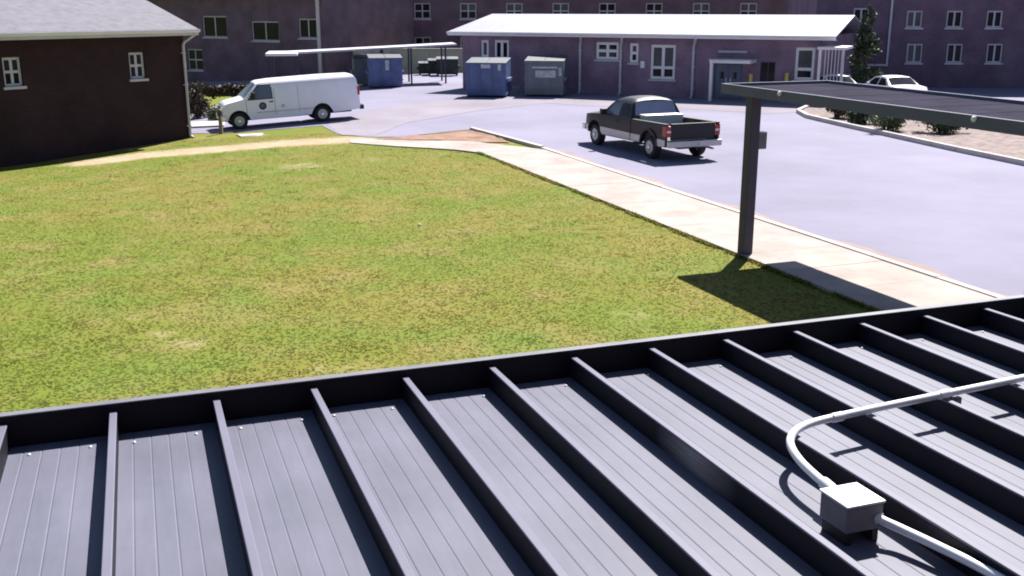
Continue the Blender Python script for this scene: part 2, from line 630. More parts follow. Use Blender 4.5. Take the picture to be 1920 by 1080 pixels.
KERB_W = 0.17
lot_pts = [sw(62, SW + KERB_W - .02), sw(-0.2, SW + KERB_W - .02)]
lot_pts += [(P(*q).x, P(*q).y) for q in [(884, 243.5), (845, 247), (800, 252), (745, 257), (690, 258), (634, 252), (604, 236), (520, 243), (430, 249.5), (392, 251)]]
lot_pts += [(-16.5, 48), (-17.5, 60), (-17, 69), (-12, 82), (60, 88), (80, 40), (70, -25)]
lot = tag(sheet('parking_lot', lot_pts, 0.018, 'asphalt', 2.5), kind='structure')

# pale repaired strip of the drive between the van and the dumpsters
strip = sheet('concrete_apron', [(P(*q).x, P(*q).y) for q in [(612, 235), (640, 254), (700, 256.5), (760, 232), (900, 208), (1010, 196), (1060, 189), (960, 186), (868, 187), (770, 192), (690, 208)]], 0.026, 'apron' if 'apron' in M else 'asphalt', 2.5)
M['apron'] = mat('pinkish old concrete', (0.237, 0.21, 0.25), rough=0.9, var=0.12, scale=0.35, bump=0.4, bscale=50, coords='world', spec=0.25, detail=8, dist=0.01)
weather(M['apron'], .1, .12)
strip.data.materials[0] = M['apron']
tag(strip, kind='structure')
wash = sheet('dusty_margin', [(P(*q).x, P(*q).y) for q in [(962, 190), (1065, 186), (1100, 181), (1290, 193), (1420, 196), (1560, 200), (1500, 211), (1440, 214), (1300, 206), (1100, 199)]], 0.026, 'asphalt', 2.5)
wash.data.materials[0] = M['apron']
tag(wash, kind='structure')

silt_mb = MB()
silt_v = []
for k in range(61):
    wob = .3 + .13 * math.sin(k * .57) + .08 * math.sin(k * 1.37)
    for b_ in (SW + KERB_W - .01, SW + KERB_W + wob * .6, SW + KERB_W + wob):
        q = sw(0.4 + .5 * k, b_)
        silt_v.append((q[0], q[1], H(q[0], q[1]) + .03))
silt_mb.add(silt_v, [(k * 3 + c, k * 3 + 3 + c, k * 3 + 4 + c, k * 3 + 1 + c) for k in range(60) for c in range(2)])
tag(silt_mb.build('silt_strip', 'silt'), kind='structure')
dirt = sheet('clay_bank', [(P(*q).x, P(*q).y) for q in [(700, 262.5), (800, 255), (845, 250), (884, 246), (925, 257), (957, 268.5), (900, 268), (820, 265)]], 0.05, 'clay', 0.7)
for v in dirt.data.vertices:
    v.co.z += random.uniform(-.02, .04)
tag(dirt, kind='structure')


def solid_piece(corners, z0, z1):
    mb = MB()
    vs_ = [(c[0], c[1], H(c[0], c[1]) + z0) for c in corners] + [(c[0], c[1], H(c[0], c[1]) + z1) for c in corners]
    n = len(corners)
    mb.add(vs_, [tuple(range(n))[::-1], tuple(range(n, 2 * n))] + [(i, (i + 1) % n, (i + 1) % n + n, i + n) for i in range(n)])
    return mb


walk = empty('sidewalk', (0, 0, 0))
tag(walk, kind='structure')
L = 1.52
a = 0.3
while a < 40:
    b = min(a + L, 40)
    solid_piece([sw(a, 0), sw(b - .006, 0), sw(b - .006, SW - .01), sw(a, SW - .01)], -0.1, 0.058 + random.uniform(-.004, .004)).build('slab', 'concrete', walk, bevel=0.005)
    a = b
# the bend and the arm that runs to the drive
low = [(898, 287), (850, 282.5), (800, 279.3), (750, 276.2), (700, 272.6), (655, 268.5)]
top = [(962, 270.5), (885, 267.5), (828, 266), (772, 264.8), (712, 263.5), (655, 262)]
LW = [Vector((*sw(0.29, 0), 0))] + [P(*q) for q in low[1:]]
UP = [Vector((*sw(0.29, SW - .01), 0))] + [P(*q) for q in top[1:]]
for i in range(len(low) - 1):
    k = 0.006
    c = [LW[i].lerp(LW[i + 1], k), LW[i].lerp(LW[i + 1], 1 - k), UP[i].lerp(UP[i + 1], 1 - k), UP[i].lerp(UP[i + 1], k)]
    solid_piece([(q.x, q.y) for q in c], -0.1, 0.055 - 0.005 * i).build('slab', 'concrete', walk, bevel=0.005)

kerb = empty('kerb', (0, 0, 0))
tag(kerb, kind='structure')
a = -0.1
while a < 40:
    b = a + 1.83
    solid_piece([sw(a, SW), sw(b - .01, SW), sw(b - .01, SW + KERB_W), sw(a, SW + KERB_W)], -0.1, 0.085 + random.uniform(-.004, .006)).build('kerb_stone', 'kerb', kerb, bevel=0.02)
    a = b
KA, KB = P(884, 244), Vector((*sw(-.12, SW + .08), 0))
kd = (KB - KA)
kd.z = 0
kl = kd.length
kd.normalize()
kn = Vector((-kd.y, kd.x, 0))
n = max(1, int(kl / 1.8))
for i in range(n):
    q0 = KA + kd * (kl * i / n)
    q1 = KA + kd * (kl * (i + 1) / n - .015)
    solid_piece([((q0 - kn * .09).x, (q0 - kn * .09).y), ((q1 - kn * .09).x, (q1 - kn * .09).y), ((q1 + kn * .09).x, (q1 + kn * .09).y), ((q0 + kn * .09).x, (q0 + kn * .09).y)], -0.1, 0.13).build('kerb_stone', 'kerb', kerb, bevel=0.02)

# grass blades over the part of the lawn in view
def make_grass():
    rng = np.random.default_rng(3)
    N = 190000
    # denser near the camera
    d = 8.5 + (44 - 8.5) * rng.random(N) ** 1.25
    half = 0.52 * d + 1.5
    x = (rng.random(N) * 2 - 1) * half
    y = d
    # keep off the sidewalk and the road
    rx, ry = x - S0.x, y - S0.y
    across = rx * sp.x + ry * sp.y
    keep = across < -0.03
    arm = np.array([[q.x, q.y] for q in LW])
    o = np.argsort(arm[:, 0])
    ylim = np.interp(x, arm[o, 0], arm[o, 1], left=99, right=99)
    keep &= y < ylim - 0.05
    # left part beyond the end of the arm is open lawn, up to the drive
    edge = np.array([[P(*q).x, P(*q).y] for q in [(300, 256), (392, 252), (430, 250.5), (520, 244), (604, 237), (634, 253), (655, 263)]])
    o = np.argsort(edge[:, 0])
    lim2 = np.interp(x, edge[o, 0], edge[o, 1])
    keep &= (x > edge[:, 0].max()) | (y < lim2 - .1)
    x, y = x[keep], y[keep]
    w = np.array([worn_at(a, b) for a, b in zip(x[::1], y[::1])])
    keep = rng.random(len(x)) > w * 1.1
    x, y, w = x[keep], y[keep], w[keep]
    # clumping
    cl = np.sin(x * 2.1 + 3 * np.sin(y * .7)) * np.sin(y * 1.7 + 2 * np.sin(x * .9)) * .5 + .5
    n = len(x)
    z = np.array([H(a, b) for a, b in zip(x, y)])
    hgt = (0.005 + 0.007 * rng.random(n)) * (0.5 + .8 * cl)
    tall = rng.random(n) < 0.012
    hgt[tall] *= 2.4
    # taller tufts and weeds in loose clumps
    nc = 420
    pick = rng.integers(0, n, nc)
    rep_ = 18
    cx_ = np.repeat(x[pick], rep_) + rng.normal(size=nc * rep_) * .11
    cy_ = np.repeat(y[pick], rep_) + rng.normal(size=nc * rep_) * .11
    ok = ((cx_ - S0.x) * sp.x + (cy_ - S0.y) * sp.y) < -.05
    cx_, cy_ = cx_[ok], cy_[ok]
    zc_ = np.array([H(a, b) for a, b in zip(cx_, cy_)])
    x = np.concatenate([x, cx_])
    y = np.concatenate([y, cy_])
    z = np.concatenate([z, zc_])
    w = np.concatenate([w, np.zeros(len(cx_))])
    hgt = np.concatenate([hgt, 0.01 + 0.016 * rng.random(len(cx_))])
    ne = 9000
    ea = rng.random(ne) * 34
    eb = -0.01 - 0.09 * rng.random(ne) ** 1.5
    ex = S0.x + sd.x * ea + sp.x * eb
    ey = S0.y + sd.y * ea + sp.y * eb
    clump = (np.sin(ea * 5.3) + np.sin(ea * 2.1 + 1)) * .25 + .5
    keep = rng.random(ne) < clump
    ex, ey = ex[keep], ey[keep]
    ne = len(ex)
    x = np.concatenate([x, ex])
    y = np.concatenate([y, ey])
    w = np.concatenate([w, np.zeros(ne)])
    z = np.concatenate([z, np.zeros(ne)])
    hgt = np.concatenate([hgt, 0.05 + 0.05 * rng.random(ne)])
    n = len(x)
    wid = 0.007 + 0.008 * rng.random(n) + 0.00028 * y
    ang = rng.random(n) * 2 * np.pi
    la = rng.random(n) * 2 * np.pi
    ll = 0.03 + 0.045 * rng.random(n)
    lean = np.stack([np.cos(la) * ll, np.sin(la) * ll], 1)
    ang = la + np.pi / 2 + (rng.random(n) - .5) * .5
    v = np.zeros((n, 3, 3))
    v[:, 0] = np.stack([x - np.cos(ang) * wid, y - np.sin(ang) * wid, z + .002], 1)
    v[:, 1] = np.stack([x + np.cos(ang) * wid, y + np.sin(ang) * wid, z + .002], 1)
    v[:, 2] = np.stack([x + lean[:, 0], y + lean[:, 1], z + hgt], 1)
    me = bpy.data.meshes.new('grass')
    me.vertices.add(3 * n)
    me.vertices.foreach_set('co', v.reshape(-1))
    me.loops.add(3 * n)
    me.loops.foreach_set('vertex_index', np.arange(3 * n, dtype=np.int32))
    me.polygons.add(n)
    me.polygons.foreach_set('loop_start', np.arange(0, 3 * n, 3, dtype=np.int32))
    me.update(calc_edges=True)
    at = me.attributes.new('tint', 'FLOAT', 'POINT')
    tint = np.where(rng.random(n) < .12, rng.random(n) * .9, rng.random(n) * .2)
    at.data.foreach_set('value', np.repeat(tint, 3))
    at = me.attributes.new('worn', 'FLOAT', 'POINT')
    at.data.foreach_set('value', np.repeat(w * .4, 3))
    me.materials.append(M['blade'])
    o = bpy.data.objects.new('grass', me)
    COL.objects.link(o)
    tag(o, 'short patchy yellow green grass covering the lawn', 'grass', kind='stuff')


make_grass()

# planted island at the far right
ISL = [(1500, 212), (1518, 222), (1545, 228.5), (1600, 241), (1673, 257), (1800, 285), (1930, 312), (2060, 290), (1900, 226), (1760, 204), (1640, 194), (1570, 196), (1520, 203)]
isl_w = [P(*q) for q in ISL]
island = tag(sheet('planted_island', [(q.x, q.y) for q in isl_w], 0.1, 'mulch', 0.9), kind='structure')
for v in island.data.vertices:
    v.co.z += random.uniform(-.02, .03)
ik = empty('island_kerb', (0, 0, 0))
tag(ik, kind='structure')
cen = sum(isl_w, Vector((0, 0, 0))) / len(isl_w)
for i in range(len(isl_w)):
    q0, q1 = isl_w[i], isl_w[(i + 1) % len(isl_w)]
    ln = (q1 - q0).length
    m_ = max(1, round(ln / 1.6))
    d = (q1 - q0).normalized()
    nn = Vector((d.y, -d.x, 0))
    if nn.dot(q0 - cen) < 0:
        nn = -nn
    for k in range(m_):
        e0 = q0 + d * (ln * k / m_)
        e1 = q0 + d * (ln * (k + 1) / m_ - .02)
        solid_piece([(e0.x, e0.y), (e1.x, e1.y), ((e1 + nn * .2).x, (e1 + nn * .2).y), ((e0 + nn * .2).x, (e0 + nn * .2).y)], -0.1, 0.2).build('kerb_stone', 'kerb', ik, bevel=0.03)


# ------------------------------------------------------------------ near canopy we look across
HC = 1.5
ud = ray(242, 57).normalized()
wd = ud.cross(Vector((0, 0, 1))).normalized()
nd = wd.cross(ud)
can = empty('flat_metal_canopy', (0, 0, CAM_H - HC))
can.rotation_euler = Matrix((wd, ud, nd)).transposed().to_euler()
tag(can, 'flat grey metal canopy roof of ribbed pans with raised ribs and front beam coloured as in shade', 'canopy')
SPC, OFF, A_F, A_N, RIB_H = 0.404, 0.207, 4.266, -0.85, 0.098
B0, B1 = -6, 14


def pan_profile():
    """cross section of one pan between two ribs with shallow grooves"""
    w = SPC - .026
    pts = [(-w / 2, 0)]
    for k in range(5):
        c = -w / 2 + w * (k + .8) / 5.6
        pts += [(c - .004, 0), (c - .001, -.0016), (c + .001, -.0016), (c + .004, 0)]
    pts += [(w / 2, 0)]
    return pts


prof = pan_profile()
mb = MB()
n = len(prof)
vs_ = [(p[0], A_N, p[1]) for p in prof] + [(p[0], A_F - .014, p[1]) for p in prof] + [(p[0], A_N, -.02) for p in prof] + [(p[0], A_F - .014, -.02) for p in prof]
fs_ = []
for i in range(n - 1):
    fs_ += [(i, i + 1, n + i + 1, n + i), (2 * n + i + 1, 2 * n + i, 3 * n + i, 3 * n + i + 1)]
mb.add(vs_, fs_)
pan0 = mb.build('pan', 'deck_pan', can)
pan0.location = (OFF + SPC * (B0 + .5), 0, -RIB_H)
for i in range(B0 + 1, B1):
    c = pan0.copy()
    COL.objects.link(c)
    c.location = (OFF + SPC * (i + .5), 0, -RIB_H)
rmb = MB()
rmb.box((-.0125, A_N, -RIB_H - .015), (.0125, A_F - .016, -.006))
rib0 = rmb.build('rib', 'rib_shade', can, bevel=0.005)
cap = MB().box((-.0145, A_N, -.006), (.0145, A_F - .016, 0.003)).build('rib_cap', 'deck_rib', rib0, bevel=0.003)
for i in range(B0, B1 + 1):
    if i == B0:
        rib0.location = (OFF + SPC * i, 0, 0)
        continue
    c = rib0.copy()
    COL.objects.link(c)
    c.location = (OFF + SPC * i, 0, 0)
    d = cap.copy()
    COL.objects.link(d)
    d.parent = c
def dusty_rib():
    m = mat('shaded rib with dust', (0.012, 0.011, 0.017), rough=0.7, var=0.3, scale=3, spec=0.2)  # base carries the painted side shade, the smudge is dust
    t = m.node_tree
    b = t.nodes['Principled BSDF']
    src = b.inputs['Base Color'].links[0].from_socket
    g = t.nodes.new('ShaderNodeNewGeometry')
    d = t.nodes.new('ShaderNodeVectorMath')
    d.operation = 'DISTANCE'
    c = Vector((0, 0, CAM_H)) + ray(1292, 852) * 3.0
    hit = Vector((0, 0, CAM_H - HC)) + nd * -.04
    tt = (hit - Vector((0, 0, CAM_H))).dot(nd) / ray(1300, 860).dot(nd)
    c = Vector((0, 0, CAM_H)) + ray(1300, 860) * tt
    d.inputs[1].default_value = c
    t.links.new(g.outputs['Position'], d.inputs[0])
    r = t.nodes.new('ShaderNodeMapRange')
    r.inputs['From Min'].default_value = 0.3
    r.inputs['From Max'].default_value = 0.02
    r.inputs['To Max'].default_value = 0.85
    t.links.new(d.outputs['Value'], r.inputs['Value'])
    n_ = t.nodes.new('ShaderNodeTexNoise')
    n_.inputs['Scale'].default_value = 14
    n_.inputs['Detail'].default_value = 6
    mu = t.nodes.new('ShaderNodeMath')
    mu.operation = 'MULTIPLY'
    t.links.new(r.outputs[0], mu.inputs[0])
    t.links.new(n_.outputs['Fac'], mu.inputs[1])
    mx = t.nodes.new('ShaderNodeMix')
    mx.data_type = 'RGBA'
    t.links.new(mu.outputs[0], mx.inputs['Factor'])
    t.links.new(src, mx.inputs['A'])
    mx.inputs['B'].default_value = (0.55, 0.53, 0.5, 1)
    t.links.new(mx.outputs['Result'], b.inputs['Base Color'])
    return m


DUSTY = dusty_rib()
for q in [q for q in bpy.data.objects if q.parent == can and q.name.startswith('rib') and abs(q.location.x - (OFF + SPC * 4)) < .01]:
    q.data = q.data.copy()
    q.data.materials[0] = DUSTY
bx0, bx1 = OFF + SPC * B0 - .05, OFF + SPC * B1 + .05
beam = MB().box((bx0, A_F - .012, -.24), (bx1, A_F + .026, .03)).build('front_beam', 'beam_shade', can, bevel=0.004)
MB().box((bx0, A_F - .015, .0305), (bx1, A_F + .03, .037)).build('cap_flashing', 'bronze_top', beam, bevel=0.002)
MB().box((bx0, A_N - .07, -.24), (bx1, A_N - .004, .03)).build('rear_beam', 'bronze', can, bevel=0.004)
screw = MB().lathe([(.0065, 0), (.0065, .003), (.003, .006)], (0, 0, 0), 'z', 10)
s0 = screw.build('screw', 'galv', can, smooth=40)
first = True
for i in range(B0, B1):
    for k, u in enumerate((-.13, .12)):
        c = s0 if first else s0.copy()
        if not first:
            COL.objects.link(c)
        first = False
        c.location = (OFF + SPC * (i + .5) + u + random.uniform(-.02, .02), A_F - .115 - random.uniform(0, .02), -RIB_H + .001)
# posts that carry the canopy (below the roof)
for bx in (-1.9, 1.6, 5.1):
    for ay in (A_F - .12, A_N + .1):
        top_p = can.matrix_basis @ Vector((bx, ay, -.1))
        wtop = Vector((0, 0, CAM_H - HC)) + wd * bx + ud * ay + nd * (-.1)
        inv = Matrix((wd, ud, nd))
        pm = MB()
        for zz in (-.1, .0):
            pass
        pts = []
        for (ax, ay2) in ((-.06, -.06), (.06, -.06), (.06, .06), (-.06, .06)):
            for z_ in (-0.02, wtop.z):
                g = wtop + wd * ax + Vector((-wd.y, wd.x, 0)) * ay2
                g.z = z_
                pts.append(inv @ (g - Vector((0, 0, CAM_H - HC))))
        pm.add(pts, [(0, 2, 3, 1), (2, 4, 5, 3), (4, 6, 7, 5), (6, 0, 1, 7), (0, 6, 4, 2), (1, 3, 5, 7)])
        pm.build('post', 'bronze', can)


def deck_pt(x, y, off=0.0):
    d = ray(x, y)
    q = Vector((0, 0, CAM_H - HC)) + nd * off
    t = (q - Vector((0, 0, CAM_H))).dot(nd) / d.dot(nd)
    return Vector((0, 0, CAM_H)) + d * t


# junction box with conduit on the canopy
jb0 = deck_pt(1598, 927, -RIB_H + .141) - nd * .141
jb = empty('junction_box', jb0)
jb.rotation_euler = can.rotation_euler
tag(jb, 'pale metal junction box with bent conduit mounted on the ribbed canopy roof', 'junction box')
BS, BZ = 0.069, 0.125
ZB = 0.045
boxm = MB().box((-BS, -BS, ZB), (BS, BS, ZB + .088)).build('enclosure', 'box_side', jb, bevel=0.004)
MB().box((-BS - .004, -BS - .004, ZB + .0885), (BS + .004, BS + .004, ZB + .096)).build('lid', 'galv', boxm, bevel=0.002)
for sx in (-1, 1):
    for sy in (-1, 1):
        MB().lathe([(.005, 0), (.005, .002), (.002, .004)], (sx * (BS - .008), sy * (BS - .008), ZB + .0962), 'z', 8).build('screw', 'galv', boxm)
for sx in (-1, 1):
    MB().box((sx * .05 - .012, -.062, 0.0), (sx * .05 + .012, .062, ZB - .001)).build('standoff', 'black_plastic', jb, bevel=0.002)


def smooth_path(pts, steps=10):
    pts = [Vector(p) for p in pts]
    out = []
    for i in range(len(pts) - 1):
        p0 = pts[max(i - 1, 0)]
        p1, p2 = pts[i], pts[i + 1]
        p3 = pts[min(i + 2, len(pts) - 1)]
        for k in range(steps):
            t = k / steps
            out.append(0.5 * ((2 * p1) + (-p0 + p2) * t + (2 * p0 - 5 * p1 + 4 * p2 - p3) * t * t + (-p0 + 3 * p1 - 3 * p2 + p3) * t ** 3))
    out.append(pts[-1])
    return out


inv = Matrix((wd, ud, nd))


def jl(x, y, z):
    """pixel at a height above the pan, in the frame of the box"""
    q = inv @ (deck_pt(x, y, -RIB_H + z) - jb0)
    return Vector((q.x, q.y, z))


CZ = ZB + .05
cpath = [jl(1553, 912, CZ), jl(1530, 893, CZ + .004), jl(1503, 867, CZ + .012), jl(1486, 843, CZ + .02), jl(1482, 824, CZ + .025), jl(1493, 807, CZ + .027), jl(1523, 793, CZ + .027),
         jl(1580, 779, CZ + .027), jl(1673, 759, CZ + .027), jl(1790, 735, CZ + .027), jl(1960, 700, CZ + .027)]
MB().tube(smooth_path(cpath, 8), .0152, 14).build('conduit', 'galv', jb, smooth=40)
d0 = (cpath[1] - cpath[0]).normalized()
MB().tube([cpath[0] - d0 * .03, cpath[0] + d0 * .028], .021, 14).build('connector', 'galv', jb, smooth=40)
c2 = [jl(1632, 962, CZ - .01), jl(1655, 976, CZ - .02), jl(1690, 992, CZ - .03), jl(1760, 1025, CZ - .035), jl(1850, 1070, CZ - .035), jl(1990, 1150, CZ - .035)]
MB().tube(smooth_path(c2, 8), .0152, 14).build('conduit', 'galv', jb, smooth=40)
d0 = (c2[1] - c2[0]).normalized()
MB().tube([c2[0] - d0 * .035, c2[0] + d0 * .035], .021, 14).build('connector', 'galv', jb, smooth=40)

for (px_, py_) in ((1560, 784), (1760, 741)):
    c0 = jl(px_, py_, CZ + .027)
    c1 = jl(px_ + 22, py_ - 4.6, CZ + .027)
    dq = (c1 - c0).normalized()
    MB().tube([c0, c0 + dq * .05], .0185, 14).build('coupling', 'galv', jb, smooth=40)
for (px_, py_) in ((1790, 735),):
    c0 = jl(px_, py_, CZ + .02)
    MB().box((c0.x - .014, c0.y - .03, 0.0), (c0.x + .014, c0.y + .03, c0.z - .015)).build('strut', 'box_side', jb, bevel=.003)
# the building that carries the canopy and the camera, unseen, added to cut sky light on the deck
hb = empty('unseen_host_building', wd * -7.0 - Vector((-wd.y, wd.x, 0)) * 1.02, (0, 0, math.atan2(wd.y, wd.x)))
tag(hb, 'dark brick building wall along the inner edge of the flat ribbed canopy', 'building')
MB().box((0, -.35, -.3), (18, 0, 6.6)).build('wall', 'brick_dark', hb)
MB().box((-.3, -9, 6.602), (18.3, .45, 6.85)).build('roof', 'shingle', hb, bevel=.02)
MB().box((0.001, -8.8, -.3), (.35, -.351, 6.6)).build('wall', 'brick_dark', hb)
MB().box((17.65, -8.8, -.3), (17.999, -.351, 6.6)).build('wall', 'brick_dark', hb)
# ------------------------------------------------------------------ covered walkway at the right
POST = P(1393, 480)
wc = empty('walkway_canopy', (POST.x, POST.y, 0))
ang = math.atan2(sd.y, sd.x)
wc.rotation_euler = (0, 0, ang)        # local +x runs along the sidewalk to the near right, +y is across: towards the road or lawn
tag(wc, 'dark flat walkway canopy on square posts with a wide fascia beside the sidewalk', 'canopy')
ys = 1 if (Matrix.Rotation(ang, 3, 'Z') @ Vector((0, 1, 0))).dot(sp) > 0 else -1
Z0, Z1 = 3.32, 3.52
XF, XN, WW = -0.98, 15.2, 2.62


def wbox(x0, x1, y0, y1, z0, z1, name, m_, parent=wc, bevel=.004):
    return MB().box((x0, ys * y0, z0), (x1, ys * y1, z1)).build(name, m_, parent, bevel=bevel)


M['fascia_grey'] = mat('blue grey fascia metal', (0.1, 0.1, 0.165), rough=0.6, var=0.15, scale=1.2, spec=0.35)
wbox(XF, XN, -.14, -.08, Z0, Z1, 'fascia', 'fascia_grey')
wbox(XF, XN, WW - .14, WW - .08, Z0, Z1, 'fascia', 'fascia_grey')
wbox(XF, XF + .06, -.079, WW - .141, Z0, Z1, 'end_fascia', 'fascia_grey')
nb = 28
for i in range(nb):
    x0 = XF + .07 + (XN - XF - .08) * i / nb
    x1 = XF + .07 + (XN - XF - .08) * (i + 1) / nb
    wbox(x0, x1 - .012, -.078, WW - .142, Z1 - .13, Z1 - .06 - .003 * (i % 2), 'roof_pan', 'dull_roof')
for k in range(3):
    x = 0 + 7.45 * k
    pw = .115
    p = wbox(x - pw, x + pw, -.075, .155, -.12, Z0 + .12, 'post', 'bronze', bevel=.012)
    wbox(x - .07, x + .07, .156, WW - .15, Z0 + .03, Z0 + .13, 'cross_beam', 'bronze')
    wbox(x - .17, x + .17, -.13, .21, 0.0, .04, 'base_plate', 'bronze', p)
for x in (1.15, 6.1, 11.2):
    MB().lathe([(.045, 0), (.05, -.02), (.03, -.05)], (x, ys * -.141, Z1 - .05), 'y', 12).build('reflector', 'white_paint', wc, smooth=40)

ub = empty('meter_box', (POST + Vector((0.0, 0, 0))))
ub.rotation_euler = wc.rotation_euler
tag(ub, 'small grey metal box fixed high on the walkway canopy post', 'metal box')
x0, x1 = -.10, .1
q = .157
MB().box((-.08, ys * q, 2.25), (.08, ys * (q + .2), 2.58)).build('enclosure', 'dump_grey', ub, bevel=.01)
MB().box((-.085, ys * (q + .006), 2.582), (.085, ys * (q + .2), 2.595)).build('cover', 'box_grey', ub, bevel=.003)


# ------------------------------------------------------------------ buildings
class Wall:
    """a building frame: +x along the front from left to right, -y towards the viewer"""

    def __init__(s, name, a, b, z0=None):
        s.a = Vector((a.x, a.y, 0))
        d = Vector((b.x - a.x, b.y - a.y, 0))
        s.len = d.length
        s.d = d.normalized()
        s.n = Vector((s.d.y, -s.d.x, 0))
        s.z0 = min(H(a.x, a.y), H(b.x, b.y)) if z0 is None else z0
        s.root = empty(name, (s.a.x, s.a.y, s.z0), (0, 0, math.atan2(s.d.y, s.d.x)))

    def px(s, x, y, off=0.0):
        """pixel on the front face moved off towards the viewer -> (along, height)"""
        d = ray(x, y)
        c = Vector((0, 0, CAM_H))
        t = (s.a + s.n * off - c).dot(s.n) / d.dot(s.n)
        q = c + d * t
        return (q - s.a).dot(s.d), q.z - s.z0

    def rect(s, x0, y0, x1, y1):
        xm, ym = (x0 + x1) / 2, (y0 + y1) / 2
        return s.px(x0, ym)[0], s.px(x1, ym)[0], s.px(xm, y1)[1], s.px(xm, y0)[1]


def wall_front(root, x0, x1, z0, z1, holes, m_, th=0.3, name='wall'):
    """front wall with real openings (holes: x0, x1, z0, z1)"""
    xs = sorted({x0, x1, *[h_[0] for h_ in holes], *[h_[1] for h_ in holes]})
    zs = sorted({z0, z1, *[h_[2] for h_ in holes], *[h_[3] for h_ in holes]})
    mb = MB()

    def hole(i, j):
        if i < 0 or j < 0 or i >= len(xs) - 1 or j >= len(zs) - 1:
            return None
        cx, cz = (xs[i] + xs[i + 1]) / 2, (zs[j] + zs[j + 1]) / 2
        return any(h_[0] < cx < h_[1] and h_[2] < cz < h_[3] for h_ in holes)
    for i in range(len(xs) - 1):
        for j in range(len(zs) - 1):
            if hole(i, j):
                continue
            a, b, c, d = xs[i], xs[i + 1], zs[j], zs[j + 1]
            mb.add([(a, 0, c), (b, 0, c), (b, 0, d), (a, 0, d)], [(0, 1, 2, 3)])
            mb.add([(a, th, c), (b, th, c), (b, th, d), (a, th, d)], [(3, 2, 1, 0)])
            for (di, dj, q) in ((-1, 0, ((a, c), (a, d))), (1, 0, ((b, c), (b, d))), (0, -1, ((a, c), (b, c))), (0, 1, ((a, d), (b, d)))):
                hh = hole(i + di, j + dj)
                if hh is None or hh:
                    (ax, az), (bx, bz) = q
                    mb.add([(ax, 0, az), (bx, 0, bz), (bx, th, bz), (ax, th, az)], [(0, 1, 2, 3)])
    me = mb.build(name, m_, root)
    return me


def window(root, x0, x1, z0, z1, xm=(), zm=(), fr=0.07, name='window', frame_m='white_paint', glass='glass', sill=True, inset=0.09):
    y0, y1 = inset, inset + .07
    mb = MB()
    mb.box((x0 + .003, y0, z0 + .003), (x0 + fr, y1, z1 - .003))
    mb.box((x1 - fr, y0, z0 + .003), (x1 - .003, y1, z1 - .003))
    mb.box((x0 + fr, y0 + .002, z1 - fr), (x1 - fr, y1, z1 - .003))
    mb.box((x0 + fr, y0 + .002, z0 + .003), (x1 - fr, y1, z0 + fr))
    gx = [x0 + fr] + [x0 + (x1 - x0) * t for t in xm] + [x1 - fr]
    gz = [z0 + fr] + [z0 + (z1 - z0) * t for t in zm] + [z1 - fr]
    for t in gx[1:-1]:
        mb.box((t - fr * .55, y0 + .004, z0 + fr), (t + fr * .55, y1 - .004, z1 - fr))
    for t in gz[1:-1]:
        mb.box((x0 + fr, y0 + .006, t - fr * .5), (x1 - fr, y1 - .006, t + fr * .5))
    w = mb.build(name, frame_m, root, bevel=.006)
    drawn = random.random() < .3
    for i in range(len(gx) - 1):
        for j in range(len(gz) - 1):
            gm = 'blind_glass' if glass == 'glass' and drawn and j == len(gz) - 2 else glass
            MB().box((gx[i] + .001, y0 + .025, gz[j] + .001), (gx[i + 1] - .001, y0 + .035, gz[j + 1] - .001)).build('pane', gm, w)
    if sill:
        MB().box((x0 - .08, -.07, z0 - .1), (x1 + .08, y0 + .05, z0 + .0)).build('sill', 'trim', w, bevel=.01)
    return w


def downspout(root, x, ztop, zbot, eave=0.55, r=.055, m_='trim'):
    mb = MB()
    mb.tube([(x + .25, -eave, ztop), (x + .22, -eave + .02, ztop - .12), (x + .05, -.13, ztop - .42), (x, -.09, ztop - .55), (x, -.09, zbot + .2), (x, -.12, zbot + .1), (x, -.3, zbot + .03)], r, 8)
    o = mb.build('downspout', m_, root, smooth=40)
    for z in (ztop - .9, (ztop + zbot) / 2, zbot + .5):
        MB().box((x - r - .03, -.1, z), (x + r + .03, -.003, z + .05)).build('bracket', m_, o)
    return o


# --- low brick building behind the truck
ba, bb = P(1090, 176.5), P(1400, 188.5)
dirv = Vector((bb.x - ba.x, bb.y - ba.y, 0)).normalized()


def on_line(px_, a, d):
    """point of the ground line through a along d, seen at image column px_"""
    best, bt = None, 0
    lo, hi = -80, 80
    for k in range(60):
        m1 = (lo + hi) / 2
        q = a + d * m1
        dep = q.y * math.cos(PITCH) + CAM_H * math.sin(PITCH)
        xx = 960 + F * q.x / dep
        if xx < px_:
            lo = m1
        else:
            hi = m1
    return a + d * lo


LA, LB = on_line(868, ba, dirv), on_line(1534, ba, dirv)
W1 = Wall('low_brick_building', LA, LB, 0.0)
r1 = W1.root
EV = 3.42
tag(r1, 'long low purple brown brick building with white eave behind the pickup truck', 'building')
holes, wins = [], []
for (x0, y0, x1, y1, xm, zm) in [(1117, 79, 1160, 112, (.5,), (.5,)), (1180, 81, 1197, 118, (), (.5,)), (1219, 84, 1266, 149, (.5,), (.34,)), (1490, 89, 1527, 151, (), (.34,)),
                                 (901, 75, 916, 108, (), ()), (926, 75, 954, 112, (.5,), ())]:
    r = W1.rect(x0, y0, x1, y1)
    r = (r[0], r[1], r[2], min(r[3], EV - .12))
    holes.append(r)
    wins.append((r, xm, zm))
rd = W1.rect(1338, 118, 1392, 179)
rd = (rd[0], rd[1], .05, rd[3])
rb = W1.rect(1425, 116, 1453, 160)
rb = (rb[0], rb[1], rb[2] - .3, rb[3])
wall_front(r1, 0, W1.len, -.4, EV + .05, holes + [rd, rb], 'brick_low')
DEP = 11.0
MB().box((0.001, .301, -.4), (.3, DEP, EV + .05)).build('wall', 'brick_low', r1)
